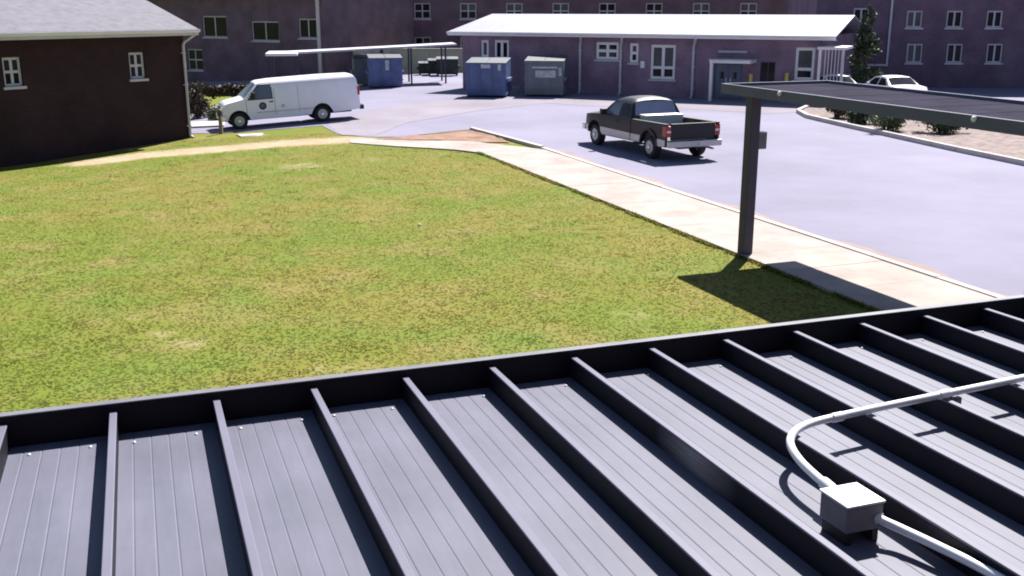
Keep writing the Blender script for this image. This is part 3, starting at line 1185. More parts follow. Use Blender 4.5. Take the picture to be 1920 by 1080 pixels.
MB().box((W1.len - .3, .301, -.4), (W1.len - .001, DEP, EV + .05)).build('wall', 'brick_low', r1)
MB().box((.301, DEP - .3, -.4), (W1.len - .301, DEP - .001, EV + .05)).build('wall', 'brick_low', r1)
for (r, xm, zm) in wins:
    window(r1, *r, xm, zm, fr=.16)
window(r1, *rb, (.5,), (), fr=.06, frame_m='bronze', sill=False)
# doors in the entrance
dd = MB().box((rd[0] + .003, .12, .06), (rd[1] - .003, .17, rd[3] - .003)).build('door_frame', 'door_blue', r1, bevel=.01)
xm_ = (rd[0] + rd[1]) / 2
for (u0, u1) in ((rd[0] + .1, xm_ - .02), (xm_ + .02, rd[1] - .1)):
    dq = MB().box((u0, .1, .08), (u1, .118, rd[3] - .12)).build('door', 'door_blue', r1, bevel=.008)
    MB().box((u0 + .25, .092, 1.15), (u1 - .25, .0995, rd[3] - .5)).build('pane', 'glass', dq)
    MB().box(((u1 - .12) if u0 < xm_ - 1e-3 and u1 < xm_ else u0 + .08, .05, .95), ((u1 - .08) if u1 < xm_ else u0 + .12, .0995, 1.2)).build('handle', 'galv', dq)
# eave, fascia, gutter, roof
OV = .62
MB().prism([(-OV, EV + .02), (DEP / 2, EV + .02 + 1.02), (DEP + OV, EV + .02), (DEP + OV, EV + .12), (DEP / 2, EV + .02 + 1.12), (-OV, EV + .12)], -.7, W1.len + .75, 'x').build('roof', 'metal_roof', r1)
MB().box((-.7, -OV - .03, EV - .1), (W1.len + .75, -OV + .0, EV + .14)).build('fascia', 'white_paint', r1, bevel=.01)
MB().box((-.7, -OV + .004, EV - .1), (W1.len + .75, -.002, EV - .075)).build('soffit', 'trim', r1)
gx0 = MB()
gx0.prism([(-OV - .033, EV + .0), (-OV - .033, EV + .12), (-OV - .15, EV + .12), (-OV - .15, EV + .05), (-OV - .1, EV)], -.7, W1.len + .75, 'x')
gx0.build('gutter', 'white_paint', r1)
for xx in (1087, 1163, 1299):
    s_, _ = W1.px(xx, 130, .1)
    downspout(r1, s_, EV, 0.05, OV - .02, r=.075)
s_, z_ = W1.px(1206, 121)
lf = MB().box((s_ - .13, -.16, z_ - .2), (s_ + .13, -.002, z_ + .2)).build('wall_light', 'white_paint', r1, bevel=.03)
# entrance canopy
ca, cb2 = W1.px(1331, 115, 1.4)[0], W1.px(1408, 115, 1.4)[0]
cz = W1.px(1370, 119, 1.5)[1]
ec = MB().box((ca, -1.5, cz), (cb2, -.002, cz + .16)).build('entrance_canopy', 'white_paint', r1, bevel=.015)
MB().box((ca - .05, -1.54, cz + .165), (cb2 + .05, -.004, cz + .2)).build('canopy_roof', 'trim', ec)
MB().box((ca + .1, -.12, cz + .5), (ca + 1.7, -.002, cz + .62)).build('sign_band', 'trim', r1)
for xx in (ca + .1,):
    MB().box((xx - .08, -1.45, -.02), (xx + .08, -1.29, cz - .001)).build('canopy_post', 'white_paint', ec, bevel=.01)
# porch at the right end
pa, pb = W1.px(1531, 120)[0], W1.px(1531, 120)[0] + 1.6
pz = W1.px(1550, 92, 0)[1]
MB().box((W1.len - .1, -1.0, pz), (W1.len + 1.35, 1.5, pz + .14)).build('porch_roof', 'white_paint', r1, bevel=.015)
MB().box((W1.len - .02, -.9, -.05), (W1.len + .12, -.76, pz - .001)).build('porch_post', 'white_paint', r1, bevel=.01)
MB().box((W1.len + 1.15, -.9, -.05), (W1.len + 1.29, -.76, pz - .001)).build('porch_post', 'trim', r1, bevel=.01)
for k in range(5):
    MB().box((W1.len + .3 + .17 * k, -.84, .0), (W1.len + .35 + .17 * k, -.8, pz - .002)).build('screen_bar', 'trim', r1)
MB().box((W1.len + .13, -.82, .9), (W1.len + 1.14, -.78, 1.0)).build('porch_rail', 'trim', r1)

# --- dark building at the left
la, lb_ = P(255, 275), P(358, 258.5)
ld = Vector((lb_.x - la.x, lb_.y - la.y, 0)).normalized()
near = lb_ - ld * 19
W2 = Wall('dark_brick_building', near, lb_)
r2 = W2.root
E2 = W2.px(340, 62, .5)[1]
tag(r2, 'dark red brick building with white gutter and corner downspout beside the lawn', 'building')
h2 = [W2.rect(243, 98, 272, 148)]
h2.append((h2[0][0] - 5.2, h2[0][1] - 5.2, h2[0][2], h2[0][3]))
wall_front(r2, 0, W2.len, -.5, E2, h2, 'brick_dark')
for hh in h2:
    window(r2, *hh, (.5,), (.5,), fr=.1, frame_m='trim')
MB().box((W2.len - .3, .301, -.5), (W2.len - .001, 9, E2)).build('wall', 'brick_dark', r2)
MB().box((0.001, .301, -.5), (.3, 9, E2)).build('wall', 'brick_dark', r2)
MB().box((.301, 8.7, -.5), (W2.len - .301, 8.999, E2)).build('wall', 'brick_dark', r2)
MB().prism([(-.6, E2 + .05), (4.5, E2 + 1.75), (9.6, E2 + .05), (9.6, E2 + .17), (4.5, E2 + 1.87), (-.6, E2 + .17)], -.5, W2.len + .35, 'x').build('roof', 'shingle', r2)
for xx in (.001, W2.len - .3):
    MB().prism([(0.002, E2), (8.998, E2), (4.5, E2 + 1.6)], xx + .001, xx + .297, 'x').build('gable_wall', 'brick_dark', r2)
MB().box((-.5, -.63, E2 - .1), (W2.len + .35, -.602, E2 + .16)).build('fascia', 'trim', r2)
MB().box((-.5, -.6, E2 - .1), (W2.len + .35, -.002, E2 - .07)).build('soffit', 'bronze', r2)
MB().prism([(-.633, E2 + .02), (-.633, E2 + .15), (-.76, E2 + .15), (-.76, E2 + .07), (-.71, E2 + .02)], -.5, W2.len + .35, 'x').build('gutter', 'white_paint', r2)
downspout(r2, W2.len - .08, E2 + .05, 0.0, .64, r=.06)


# --- two storey brick buildings far behind
def tall_building(name, a, b, label, hgt, wins_px, rows=None, depth=12, m_='brick_far', z0=None, trim_px=()):
    W = Wall(name, a, b, z0)
    r = W.root
    tag(r, label, 'building')
    hs = []
    for (q, xm, zm) in wins_px:
        rr = W.rect(*q)
        hs.append((rr, xm, zm))
    if rows:
        for (xs_, z0_, z1_, wd_) in rows:
            for x_ in xs_:
                hs.append(((x_, x_ + wd_, z0_, z1_), (.5,), (.5,)))
    hs = [(h_, a_, b_) for (h_, a_, b_) in hs if 0.05 < h_[0] and h_[1] < W.len - .05 and h_[3] < hgt - .1]
    wall_front(r, 0, W.len, -.6, hgt, [h_[0] for h_ in hs], m_)
    MB().box((0.001, .301, -.6), (.3, depth, hgt)).build('wall', m_, r)
    MB().box((W.len - .3, .301, -.6), (W.len - .001, depth, hgt)).build('wall', m_, r)
    MB().box((.301, depth - .3, -.6), (W.len - .301, depth - .001, hgt)).build('wall', m_, r)
    MB().prism([(-.5, hgt + .002), (depth / 2, hgt + 2), (depth + .5, hgt + .002), (depth + .5, hgt + .15), (depth / 2, hgt + 2.15), (-.5, hgt + .15)], -.4, W.len + .4, 'x').build('roof', 'shingle', r)
    MB().box((-.4, -.53, hgt - .15), (W.len + .4, -.502, hgt + .14)).build('fascia', 'trim', r)
    for (h_, xm, zm) in hs:
        window(r, *h_, xm, zm, fr=.1, frame_m='trim')
    return W


TL0, TL1 = P(150, 152), P(612, 145.5)
W3 = tall_building('two_storey_brick_building', TL0, TL1, 'two storey dark brick building behind the white van', 7.6,
                   [((472, 40, 523, 77), (.5,), ()), ((352, 92, 380, 132), (.5,), (.5,)), ((300, 92, 328, 132), (.5,), (.5,)), ((380, 30, 425, 70), (.5,), ()), ((560, 35, 595, 72), (.5,), ()), ((200, 25, 245, 65), (.5,), ())])
s_, z_ = W3.px(606, 90)
downspout(W3.root, W3.len - .5, 7.6, .0, .5, r=.16)
for q in (452,):
    s_, z_ = W3.px(q, 100)
TM0, TM1 = Vector((-24, 99, 0)), Vector((26, 96, 0))
W4 = tall_building('long_brick_building', TM0, TM1, 'long brick building rising behind the low building and dumpsters', 6.8, [],
                   rows=[([2.5 + 4.2 * k for k in range(11)], 4.2, 5.6, 1.5), ([2.5 + 4.2 * k for k in range(11)], 1.1, 2.6, 1.5)], z0=-.3)
TR0 = P(1520, 163)
TR1 = TR0 + Vector((38, -4, 0))
W5 = tall_building('gabled_brick_building', TR0, TR1, 'two storey brick building behind the conifer at the end of the lot', 8.2,
                   [((1576, 82, 1602, 114), (.5,), ()), ((1622, 78, 1642, 100), (), ()), ((1700, 82, 1730, 118), (.5,), ()), ((1775, 82, 1805, 118), (.5,), ()), ((1850, 82, 1880, 118), (.5,), ()),
                    ((1700, 20, 1730, 52), (.5,), ()), ((1775, 20, 1805, 52), (.5,), ()), ((1850, 20, 1880, 52), (.5,), ()), ((1600, 15, 1630, 45), (.5,), ())], z0=0)
s_, z_ = W5.px(1662, 120)
MB().box((s_ - .06, -.1, z_), (s_ + .06, -.002, 7.9)).build('downspout', 'trim', W5.root)
s0_, z0_ = W5.px(1600, 125)
MB().box((s0_, -.12, z_ - .12), (s_ + .06, -.002, z_ - .005)).build('pipe', 'trim', W5.root)

# pale retaining wall behind the bins
RW = Wall('retaining_wall', Vector((-13, 87, 0)), Vector((-2.0, 87, 0)), -.35)
tag(RW.root, 'pale low concrete wall behind the dark green bins', 'wall')
nb = 7
for k in range(nb):
    MB().box((RW.len * k / nb, 0, -.3), (RW.len * (k + 1) / nb - .02, .3, 1.95)).build('panel', 'pale_concrete', RW.root, bevel=.01)
MB().box((-.05, -.05, 1.952), (RW.len + .05, .35, 2.06)).build('coping', 'pale_concrete', RW.root, bevel=.015)

# far covered walkway with white edge
CW0, CW1 = Vector((-15.9, 69.5, 0)), Vector((-3.7, 71.5, 0))
cw = empty('covered_walkway', (CW0.x, CW0.y, 0))
cwl = (CW1 - CW0).length
cw.rotation_euler = (0, 0, math.atan2(CW1.y - CW0.y, CW1.x - CW0.x))
tag(cw, 'white edged flat roof on thin posts behind the blue dumpster', 'canopy')
zl = CAM_H - (100 - HORIZON) / F * 68.5
zr = CAM_H - (82 - HORIZON) / F * 70.5


def cwz(x):
    return zl + (zr - zl) * x / cwl


mb = MB()
mb.add([(0, 0, cwz(0)), (cwl, 0, cwz(cwl)), (cwl, 3.0, cwz(cwl)), (0, 3.0, cwz(0)), (0, 0, cwz(0) + .12), (cwl, 0, cwz(cwl) + .12), (cwl, 3.0, cwz(cwl) + .12), (0, 3.0, cwz(0) + .12)],
       [(0, 3, 2, 1), (4, 5, 6, 7), (0, 1, 5, 4), (1, 2, 6, 5), (2, 3, 7, 6), (3, 0, 4, 7)])
mb.build('roof', 'trim', cw, bevel=.01)
MB().box((-.1, -1.6, cwz(0) + .03), (1.9, 2.2, cwz(0) + .2)).build('entrance_roof', 'white_paint', cw, bevel=.02)
for x in (.1, 1.75, 3.5, 5.2, 7.4, 9.3, 11.6):
    for y in (.15, 2.85):
        w_ = CW0 + Vector((math.cos(cw.rotation_euler.z) * x - math.sin(cw.rotation_euler.z) * y, math.sin(cw.rotation_euler.z) * x + math.cos(cw.rotation_euler.z) * y, 0))
        MB().box((x - .055, y - .055, H(w_.x, w_.y) - .05), (x + .055, y + .055, cwz(x) - .002)).build('post', 'bronze', cw)


# ------------------------------------------------------------------ dumpsters and bins
def dumpster(name, pos, rz, w, d, h, paint, label, cat='dumpster', group=None, marks=()):
    r = empty(name, pos, (0, 0, rz))
    tag(r, label, cat, group)
    # side profile in (y, z): front is -y; the front wall leans out a little, the top slopes to the front
    pr = [(-d / 2 + .06, .12), (d / 2 - .1, .12), (d / 2, h * .62), (d / 2, h), (-d / 2, h * .9), (-d / 2, .55)]
    body = MB().prism(pr, -w / 2, w / 2, 'x').build('body', paint, r, bevel=.015)
    # ribs on front and sides, rim
    for z in (.5, h * .86):
        MB().box((-w / 2 - .04, -d / 2 - .045, z), (w / 2 + .04, -d / 2 - .001, z + .09)).build('rib', paint, body, bevel=.008)
    for k in range(4):
        x = -w / 2 + .1 + (w - .2) * k / 3
        MB().box((x - .04, -d / 2 - .04, .591), (x + .04, -d / 2 - .001, h * .86 - .001)).build('rib', paint, body, bevel=.006)
    for s_ in (-1, 1):
        MB().box((s_ * (w / 2 + .002), -d / 2 + .15, h * .42), (s_ * (w / 2 + .13), d / 2 - .25, h * .42 + .2)).build('fork_pocket', paint, r, bevel=.01)
        ld_ = MB()
        ld_.add([(s_ * .012, -d / 2 - .05, h * .9 + .012), (s_ * (w / 2 + .02), -d / 2 - .05, h * .9 + .012), (s_ * (w / 2 + .02), d / 2 + .02, h + .012), (s_ * .012, d / 2 + .02, h + .012),
                 (s_ * .012, -d / 2 - .05, h * .9 + .05), (s_ * (w / 2 + .02), -d / 2 - .05, h * .9 + .05), (s_ * (w / 2 + .02), d / 2 + .02, h + .05), (s_ * .012, d / 2 + .02, h + .05)],
                [(0, 3, 2, 1), (4, 5, 6, 7), (0, 1, 5, 4), (1, 2, 6, 5), (2, 3, 7, 6), (3, 0, 4, 7)])
        ld_.build('lid', 'lid_black', r, bevel=.008)
        MB().tube([(s_ * (w / 2 - .15), d / 2 + .03, h + .04), (s_ * (w / 2 - .6), d / 2 + .03, h + .04)], .025, 8).build('hinge', 'lid_black', r)
        for y in (-d / 2 + .2, d / 2 - .3):
            MB().box((s_ * (w / 2 - .1) - .06, y - .12, 0), (s_ * (w / 2 - .1) + .06, y + .12, .119)).build('foot', 'black_plastic', r)
    for (x0, x1, z0, z1) in marks:
        MB().box((x0 * w, -d / 2 - .052, z0 * h), (x1 * w, -d / 2 - .047, z1 * h)).build('label_plate', 'label', body)
    return r


p = P(914, 183.5)
dumpster('blue_dumpster', (p.x + .05, p.y + .95, 0), R(-9), 2.3, 1.75, 2.12, 'dump_blue', 'blue dumpster standing beside the grey one by the low building', marks=[(-.12, .12, .78, .88), (.3, .38, .72, .88)])
p = P(1021, 182.5)
dumpster('grey_dumpster', (p.x + .1, p.y + .95, 0), R(-9), 2.25, 1.75, 2.22, 'dump_grey', 'grey dumpster with pale front panel against the low brick building', marks=[(-.22, .3, .5, .68), (-.3, .34, .73, .78), (.38, .45, .55, .75)])
p = P(716, 165.5)
dumpster('blue_dumpster', (p.x + .1, p.y + .95, H(p.x, p.y)), R(12), 2.15, 1.9, 2.1, 'dump_blue', 'blue dumpster standing in front of the covered walkway, behind the van', marks=[(-.02, .1, .55, .85)])
p = P(678, 163)
dumpster('grey_green_dumpster', (p.x - .2, p.y + 1.2, H(p.x, p.y)), R(12), 1.0, 1.8, 2.0, 'dump_grey', 'narrow grey green dumpster next to the blue one behind the van')
for (x, y, w, h, lab) in [(838, 143, 1.6, 1.35, 'largest of the dark green bins by the pale wall'), (812, 142, .8, 1.2, 'narrow dark green bin between two others by the pale wall'), (795, 141, .9, .95, 'lowest of the dark green bins by the pale wall')]:
    p = P(x, y)
    dumpster('green_bin', (p.x, p.y + .5, H(p.x, p.y)), R(5), w, .9, h, 'dump_green', lab, 'bin', 'dark green bins')
# concrete blocks between the dumpsters
for (x, y, z, rz, lab) in [(962, 178.5, 0, .3, 'pale concrete block lying between the dumpsters, nearer the blue one'), (973, 176, 0, -.2, 'pale concrete block lying between the dumpsters, nearer the grey one'), (968, 177, .21, .1, 'pale concrete block on top of two others between the dumpsters')]:
    p = P(x, y)
    o = empty('concrete_block', (p.x, p.y + .9, z + .02), (0, 0, rz))
    mb = MB()
    for yy in (-.1, .07):
        mb.box((-.22, yy, 0), (.22, yy + .03, .2))
    mb.build('shell', 'pale_concrete', o)
    mb = MB()
    for xx in (-.22, -.015, .19):
        mb.box((xx, -.069, 0.001), (xx + .03, .069, .199))
    mb.build('web', 'pale_concrete', o)
    tag(o, lab, 'concrete block', 'concrete blocks between the dumpsters')


# ------------------------------------------------------------------ vehicles (local +x forward, +y left, z up)
def arc(cx, r, z0, a0, a1, n=9):
    """points of a wheel arch round (cx, z0), angles in degrees"""
    return [(cx + r * math.cos(R(a0 + (a1 - a0) * i / (n - 1))), z0 + r * math.sin(R(a0 + (a1 - a0) * i / (n - 1)))) for i in range(n)]


def sheet2d(poly, zc, xc, hw):
    bm = bmesh.new()
    vs_ = [bm.verts.new((p_[0], 0, p_[1])) for p_ in poly]
    bm.faces.new(vs_)
    for z in zc:
        bmesh.ops.bisect_plane(bm, geom=bm.verts[:] + bm.edges[:] + bm.faces[:], plane_co=(0, 0, z), plane_no=(0, 0, 1))
    for x in xc:
        bmesh.ops.bisect_plane(bm, geom=bm.verts[:] + bm.edges[:] + bm.faces[:], plane_co=(x, 0, 0), plane_no=(1, 0, 0))
    for v in bm.verts:
        v.co.y = hw(v.co.x, v.co.z)
    return bm


def shell(name, poly, zc, xc, hw, mats, parent, crown=0.0, under_z=0.0, crown_from=1.0, smooth=35):
    bm = sheet2d(poly, zc, xc, hw)
    faces0 = bm.faces[:]
    bverts = {}
    bedges = [e for e in bm.edges if len(e.link_faces) == 1]
    ts = (0.86, 0.5, 0.0, -0.5, -0.86)
    mirror = {}
    for v in list(bm.verts):
        mirror[v] = bm.verts.new((v.co.x, -v.co.y, v.co.z))
    for f in faces0:
        bm.faces.new([mirror[v] for v in reversed(f.verts)])
    rings = {}
    for e in bedges:
        for v in e.verts:
            if v in rings:
                continue
            k = crown if v.co.z > crown_from else 0
            ring = [v]
            for t in ts:
                ring.append(bm.verts.new((v.co.x, v.co.y * t, v.co.z + k * (1 - t * t))))
            ring.append(mirror[v])
            rings[v] = ring
    for e in bedges:
        a_, b_ = rings[e.verts[0]], rings[e.verts[1]]
        low_ = (e.verts[0].co.z + e.verts[1].co.z) / 2 < under_z
        for i in range(len(a_) - 1):
            f = bm.faces.new([a_[i], b_[i], b_[i + 1], a_[i + 1]])
            f.material_index = 1 if low_ else 0
    bmesh.ops.recalc_face_normals(bm, faces=bm.faces[:])
    me = bpy.data.meshes.new(name)
    bm.to_mesh(me)
    bm.free()
    for m_ in mats:
        me.materials.append(M[m_])
    return finish(name, me, parent, smooth, recalc=False)


def side_patch(name, poly, hw, material, parent, side, off=0.006, zc=(), xc=(), th=0.0):
    bm = sheet2d(poly, zc, xc, lambda x, z: hw(x, z) + off)
    if side < 0:
        for v in bm.verts:
            v.co.y *= -1
        bmesh.ops.reverse_faces(bm, faces=bm.faces[:])
    bmesh.ops.recalc_face_normals(bm, faces=bm.faces[:])
    s_ = sum(f.normal.y for f in bm.faces)
    if s_ * side < 0:
        bmesh.ops.reverse_faces(bm, faces=bm.faces[:])
    if th:
        r_ = bmesh.ops.extrude_face_region(bm, geom=bm.faces[:])
        for v in r_['geom']:
            if isinstance(v, bmesh.types.BMVert):
                v.co.y += side * th
        bmesh.ops.recalc_face_normals(bm, faces=bm.faces[:])
    me = bpy.data.meshes.new(name)
    bm.to_mesh(me)
    bm.free()
    me.materials.append(M[material])
    return finish(name, me, parent, 30, recalc=False)


def cross_patch(name, x0, z0, x1, z1, w0, w1, material, parent, crown=0.0, off=(0.008, 0.008), th=0.01):
    """a pane across the vehicle from (x0,z0) to (x1,z1)"""
    mb = MB()
    ts = (-1, -.6, -.2, .2, .6, 1)
    vs_ = [(x0 + off[0], t * w0, z0 + off[1] + crown * (1 - t * t) * .3) for t in ts] + [(x1 + off[0], t * w1, z1 + off[1] + crown * (1 - t * t)) for t in ts]
    nv = len(ts)
    dx = -th if off[0] > 0 else th
    vs_ += [(v[0] + dx, v[1], v[2] - th) for v in vs_]
    fs_ = []
    for i in range(nv - 1):
        fs_ += [(i, i + 1, nv + i + 1, nv + i), (2 * nv + i, 3 * nv + i, 3 * nv + i + 1, 2 * nv + i + 1), (i, 2 * nv + i, 2 * nv + i + 1, i + 1), (nv + i, nv + i + 1, 3 * nv + i + 1, 3 * nv + i)]
    fs_ += [(0, nv, 3 * nv, 2 * nv), (nv - 1, 3 * nv - 1, 4 * nv - 1, 2 * nv - 1)]
    mb.add(vs_, fs_)
    return mb.build(name, material, parent)


def wheels(root, spots, r, w, rim='steel_wheel', spokes=0):
    for (x, y) in spots:
        s_ = 1 if y > 0 else -1
        we = MB()
        ri = r * .6
        prof_ = [(ri, -w / 2), (r * .93, -w / 2), (r, -w * .32), (r, w * .32), (r * .93, w / 2), (ri, w / 2)]
        ty = we.lathe(prof_, (0, 0, 0), 'y', 28).build('wheel', 'rubber', root, smooth=35, loc=(x, y, r))
        rm = MB()
        o1 = s_ * w / 2
        rm.lathe([(ri, o1 + s_ * .002), (ri * .93, o1 + s_ * .012), (ri * .86, o1 - s_ * .02), (ri * .5, o1 - s_ * .035), (ri * .42, o1 + s_ * .01), (ri * .15, o1 + s_ * .02)], (0, 0, 0), 'y', 24)
        rm.build('rim', rim, ty, smooth=30)
        hb = MB()
        hb.lathe([(ri * .3, o1 + s_ * .0205), (ri * .25, o1 + s_ * .035)], (0, 0, 0), 'y', 16)
        hb.build('hub_cap', 'chrome', ty)
        for k in range(8):
            a_ = 2 * math.pi * k / 8
            MB().lathe([(ri * .1, o1 - s_ * .0285), (ri * .09, o1 - s_ * .015)], (ri * .67 * math.cos(a_), 0, ri * .67 * math.sin(a_)), 'y', 8).build('rim_hole', 'black_plastic', ty)


def place(root, w_front, w_rear, wheel_front, wheel_rear):
    """stand the vehicle so that the ground points w_front and w_rear lie under the given local wheel positions"""
    d = w_front - w_rear
    yaw = math.atan2(d.y, d.x)
    pitch = -math.atan2(d.z, math.hypot(d.x, d.y))
    rot = Matrix.Rotation(yaw, 3, 'Z') @ Matrix.Rotation(pitch, 3, 'Y')
    mid = (w_front + w_rear) / 2
    lm = (Vector(wheel_front) + Vector(wheel_rear)) / 2
    lm = Vector((lm.x * root.scale.x, lm.y * root.scale.y, lm.z * root.scale.z))
    root.rotation_euler = rot.to_euler()
    root.location = mid - rot @ lm


# --- white cargo van
van = empty('cargo_van')
tag(van, 'white windowless cargo van with a round dark emblem on its door', 'van')
VL, VWB, VF = 6.28, 3.78, 0.70                     # length, wheelbase, front overhang
XO = VL / 2


def vx(x):
    return XO - x


def van_hw(x, z):
    xb = XO - x                                    # distance from the front
    w = 1.0
    if z > 1.2:
        w -= 0.16 * ((z - 1.2) / .95) ** 1.5
    if z > 1.88:
        w -= 0.16 * ((z - 1.88) / .2) ** 1.6
    if z < .62:
        w -= .05 * (.62 - z) / .25
    if xb < .7:
        w -= .14 * ((.7 - xb) / .7) ** 2
    if xb > VL - .25:
        w -= .06 * ((xb - VL + .25) / .25) ** 2
    return w


fx, rx_ = VF, VF + VWB
vp = [(.06, .40), (0, .52), (0, .72), (.03, .98), (.1, 1.12), (.3, 1.2), (.92, 1.32), (1.0, 1.36), (1.62, 1.95), (1.78, 2.02), (2.3, 2.06), (4.6, 2.08), (5.95, 2.05), (6.1, 2.0), (6.2, 1.86), (6.27, 1.3), (6.28, .6), (6.24, .48),
      (rx_ + .52, .42)] + arc(rx_, .47, .42, 0, 180)[1:-1] + [(rx_ - .52, .42), (fx + .52, .38)] + arc(fx, .47, .40, 0, 180)[1:-1] + [(fx - .52, .38)]
vp = [(vx(a_), b_) for a_, b_ in vp]
vbody = shell('body', vp, [.62, .8, 1.0, 1.2, 1.45, 1.7, 1.85, 1.95, 2.02], [vx(t) for t in (.2, .45, .7, 1.2, 1.9, 2.6, 3.4, 4.2, 5.0, 6.05)], van_hw, ['van_white', 'black_plastic'], van, crown=.05, under_z=.9, crown_from=1.15)
# underside, kept well above the ground
for xw in (fx, rx_):
    MB().box((vx(xw + .44), -.7, .45), (vx(xw - .44), .7, .86)).build('wheel_well', 'black_plastic', van)
MB().box((vx(5.9), -.7, .36), (vx(.35), .7, .6)).build('underbody', 'black_plastic', van)
cross_patch('windshield', vx(1.06), 1.43, vx(1.6), 1.925, .86, .72, 'car_glass', van, crown=.05, off=(.035, .012))
for s_ in (1, -1):
    wn = side_patch('side_window', [(vx(q[0]), q[1]) for q in [(1.2, 1.32), (1.68, 1.86), (2.22, 1.88), (2.24, 1.32)]], van_hw, 'tint_glass', van, s_, .008, [1.45, 1.6, 1.75], [])
    side_patch('window_trim', [(vx(q[0]), q[1]) for q in [(1.12, 1.27), (1.64, 1.9), (2.26, 1.92), (2.28, 1.27)]], van_hw, 'black_plastic', van, s_, .004, [1.45, 1.6, 1.75], [])
    # door seams
    for (x0, x1, z0, z1) in [(2.34, 2.355, .56, 1.95), (1.06, 1.075, .7, 1.32), (3.42, 3.432, .56, 1.95)]:
        side_patch('door_seam', [(vx(x0), z0), (vx(x1), z0), (vx(x1), z1), (vx(x0), z1)], van_hw, 'black_plastic', van, s_, .003, [.8, 1.2, 1.45, 1.7], [])
    side_patch('door_handle', [(vx(2.1), 1.12), (vx(2.28), 1.12), (vx(2.28), 1.17), (vx(2.1), 1.17)], van_hw, 'black_plastic', van, s_, .002, th=.03)
    side_patch('drip_rail', [(vx(1.75), 1.905), (vx(6.05), 1.915), (vx(6.05), 1.94), (vx(1.75), 1.93)], van_hw, 'black_plastic' if False else 'trim', van, s_, .0, xc=[vx(t) for t in (2.5, 3.4, 4.2, 5)], th=.03)
    side_patch('rub_strip', [(vx(1.5), .68), (vx(4.1), .68), (vx(4.1), .72), (vx(1.5), .72)], van_hw, 'trim', van, s_, .002, xc=[vx(2.5), vx(3.4)], th=.012)
    em = side_patch('emblem', [(vx(1.79) + .17 * math.cos(2 * math.pi * k / 20), .98 + .17 * math.sin(2 * math.pi * k / 20)) for k in range(20)], van_hw, 'black_plastic', van, s_, .007)
    side_patch('emblem_ring', [(vx(1.79) + .1 * math.cos(2 * math.pi * k / 16), .985 + .1 * math.sin(2 * math.pi * k / 16)) for k in range(16)], van_hw, 'door_blue', em, s_, .010)
    side_patch('fuel_door', [(vx(2.62), .86), (vx(2.78), .86), (vx(2.78), .98), (vx(2.62), .98)], van_hw, 'label', van, s_, .004)
    MB().box((vx(1.32), s_ * .97, 1.3), (vx(1.48), s_ * 1.2, 1.62)).build('mirror', 'black_plastic', van, bevel=.03)
    MB().box((vx(6.3), s_ * .72, 1.12), (vx(6.2), s_ * .985, 1.5)).build('taillight', 'red_lens', van, bevel=.02)
    MB().box((vx(-.012), s_ * .52, .82), (vx(.1), s_ * .86, 1.03)).build('headlight', 'clear_lens', van, bevel=.02)
MB().box((vx(-.09), -.93, .42), (vx(.12), .93, .66)).build('front_bumper', 'chrome', van, bevel=.03)
MB().box((vx(6.46), -.95, .45), (vx(6.27), .95, .66)).build('rear_bumper', 'black_plastic', van, bevel=.03)
MB().box((vx(-.01), -.5, .76), (vx(.06), .5, 1.03)).build('grille', 'black_plastic', van, bevel=.01)
wheels(van, [(vx(fx), .83), (vx(fx), -.83), (vx(rx_), .83), (vx(rx_), -.83)], .38, .23)
place(van, P(450, 243.5), P(608, 229), (vx(fx), .95, 0), (vx(rx_), .95, 0))

# --- dark pickup truck
tr = empty('pickup_truck')
tr.scale = (1.05, 1.07, 1.0)
tag(tr, 'dark green pickup truck with silver lower sides driving along the lot', 'pickup truck')
TLn, TWB, TFo = 6.0, 3.82, 0.95


def tx(x):
    return TLn / 2 - x


def tr_hw(x, z):
    xb = TLn / 2 - x
    w = 1.0
    if z > 1.12:
        w -= 0.25 * ((z - 1.12) / .75) ** 1.2
    if z > 1.66:
        w -= .14 * ((z - 1.66) / .2) ** 1.5
    if z < .6:
        w -= .05 * (.6 - z) / .2
    if .85 < z < 1.12:
        w -= .015
    if xb < .7:
        w -= .16 * ((.7 - xb) / .7) ** 2
    return w


fx, rx_ = TFo, TFo + TWB
CB = 3.55          # back of the cab
tp = [(.06, .48), (0, .6), (0, .8), (.04, 1.02), (.16, 1.1), (.8, 1.17), (1.42, 1.22), (1.52, 1.25), (2.14, 1.76), (2.3, 1.84), (2.75, 1.88), (3.2, 1.85), (3.32, 1.78), (CB - .05, 1.3), (CB, 1.2), (CB, .46),
      (fx + .55, .44)] + arc(fx, .5, .44, 0, 180)[1:-1] + [(fx - .55, .44)]
tp = [(tx(a_), b_) for a_, b_ in tp]
shell('cab', tp, [.6, .75, .95, 1.12, 1.3, 1.45, 1.6, 1.72, 1.79], [tx(t) for t in (.2, .45, .7, 1.2, 1.8, 2.4, 3.0)], tr_hw, ['truck_dark', 'black_plastic'], tr, crown=.07, under_z=1.0, crown_from=1.05)
MB().box((tx(5.8), -.5, .42), (tx(.3), .5, .6)).build('chassis', 'black_plastic', tr)
cross_patch('windshield', tx(1.56), 1.29, tx(2.12), 1.75, .84, .73, 'car_glass', tr, crown=.04, off=(.03, .012))
cross_patch('rear_window', tx(CB - .065), 1.33, tx(3.33), 1.76, .80, .72, 'rear_glass' if 'rear_glass' in M else 'tint_glass', tr, crown=.03, off=(-.03, .008))
MB().box((tx(CB + .01), -.02, 1.32), (tx(CB - .03), .02, 1.36)).build('window_latch', 'black_plastic', tr)
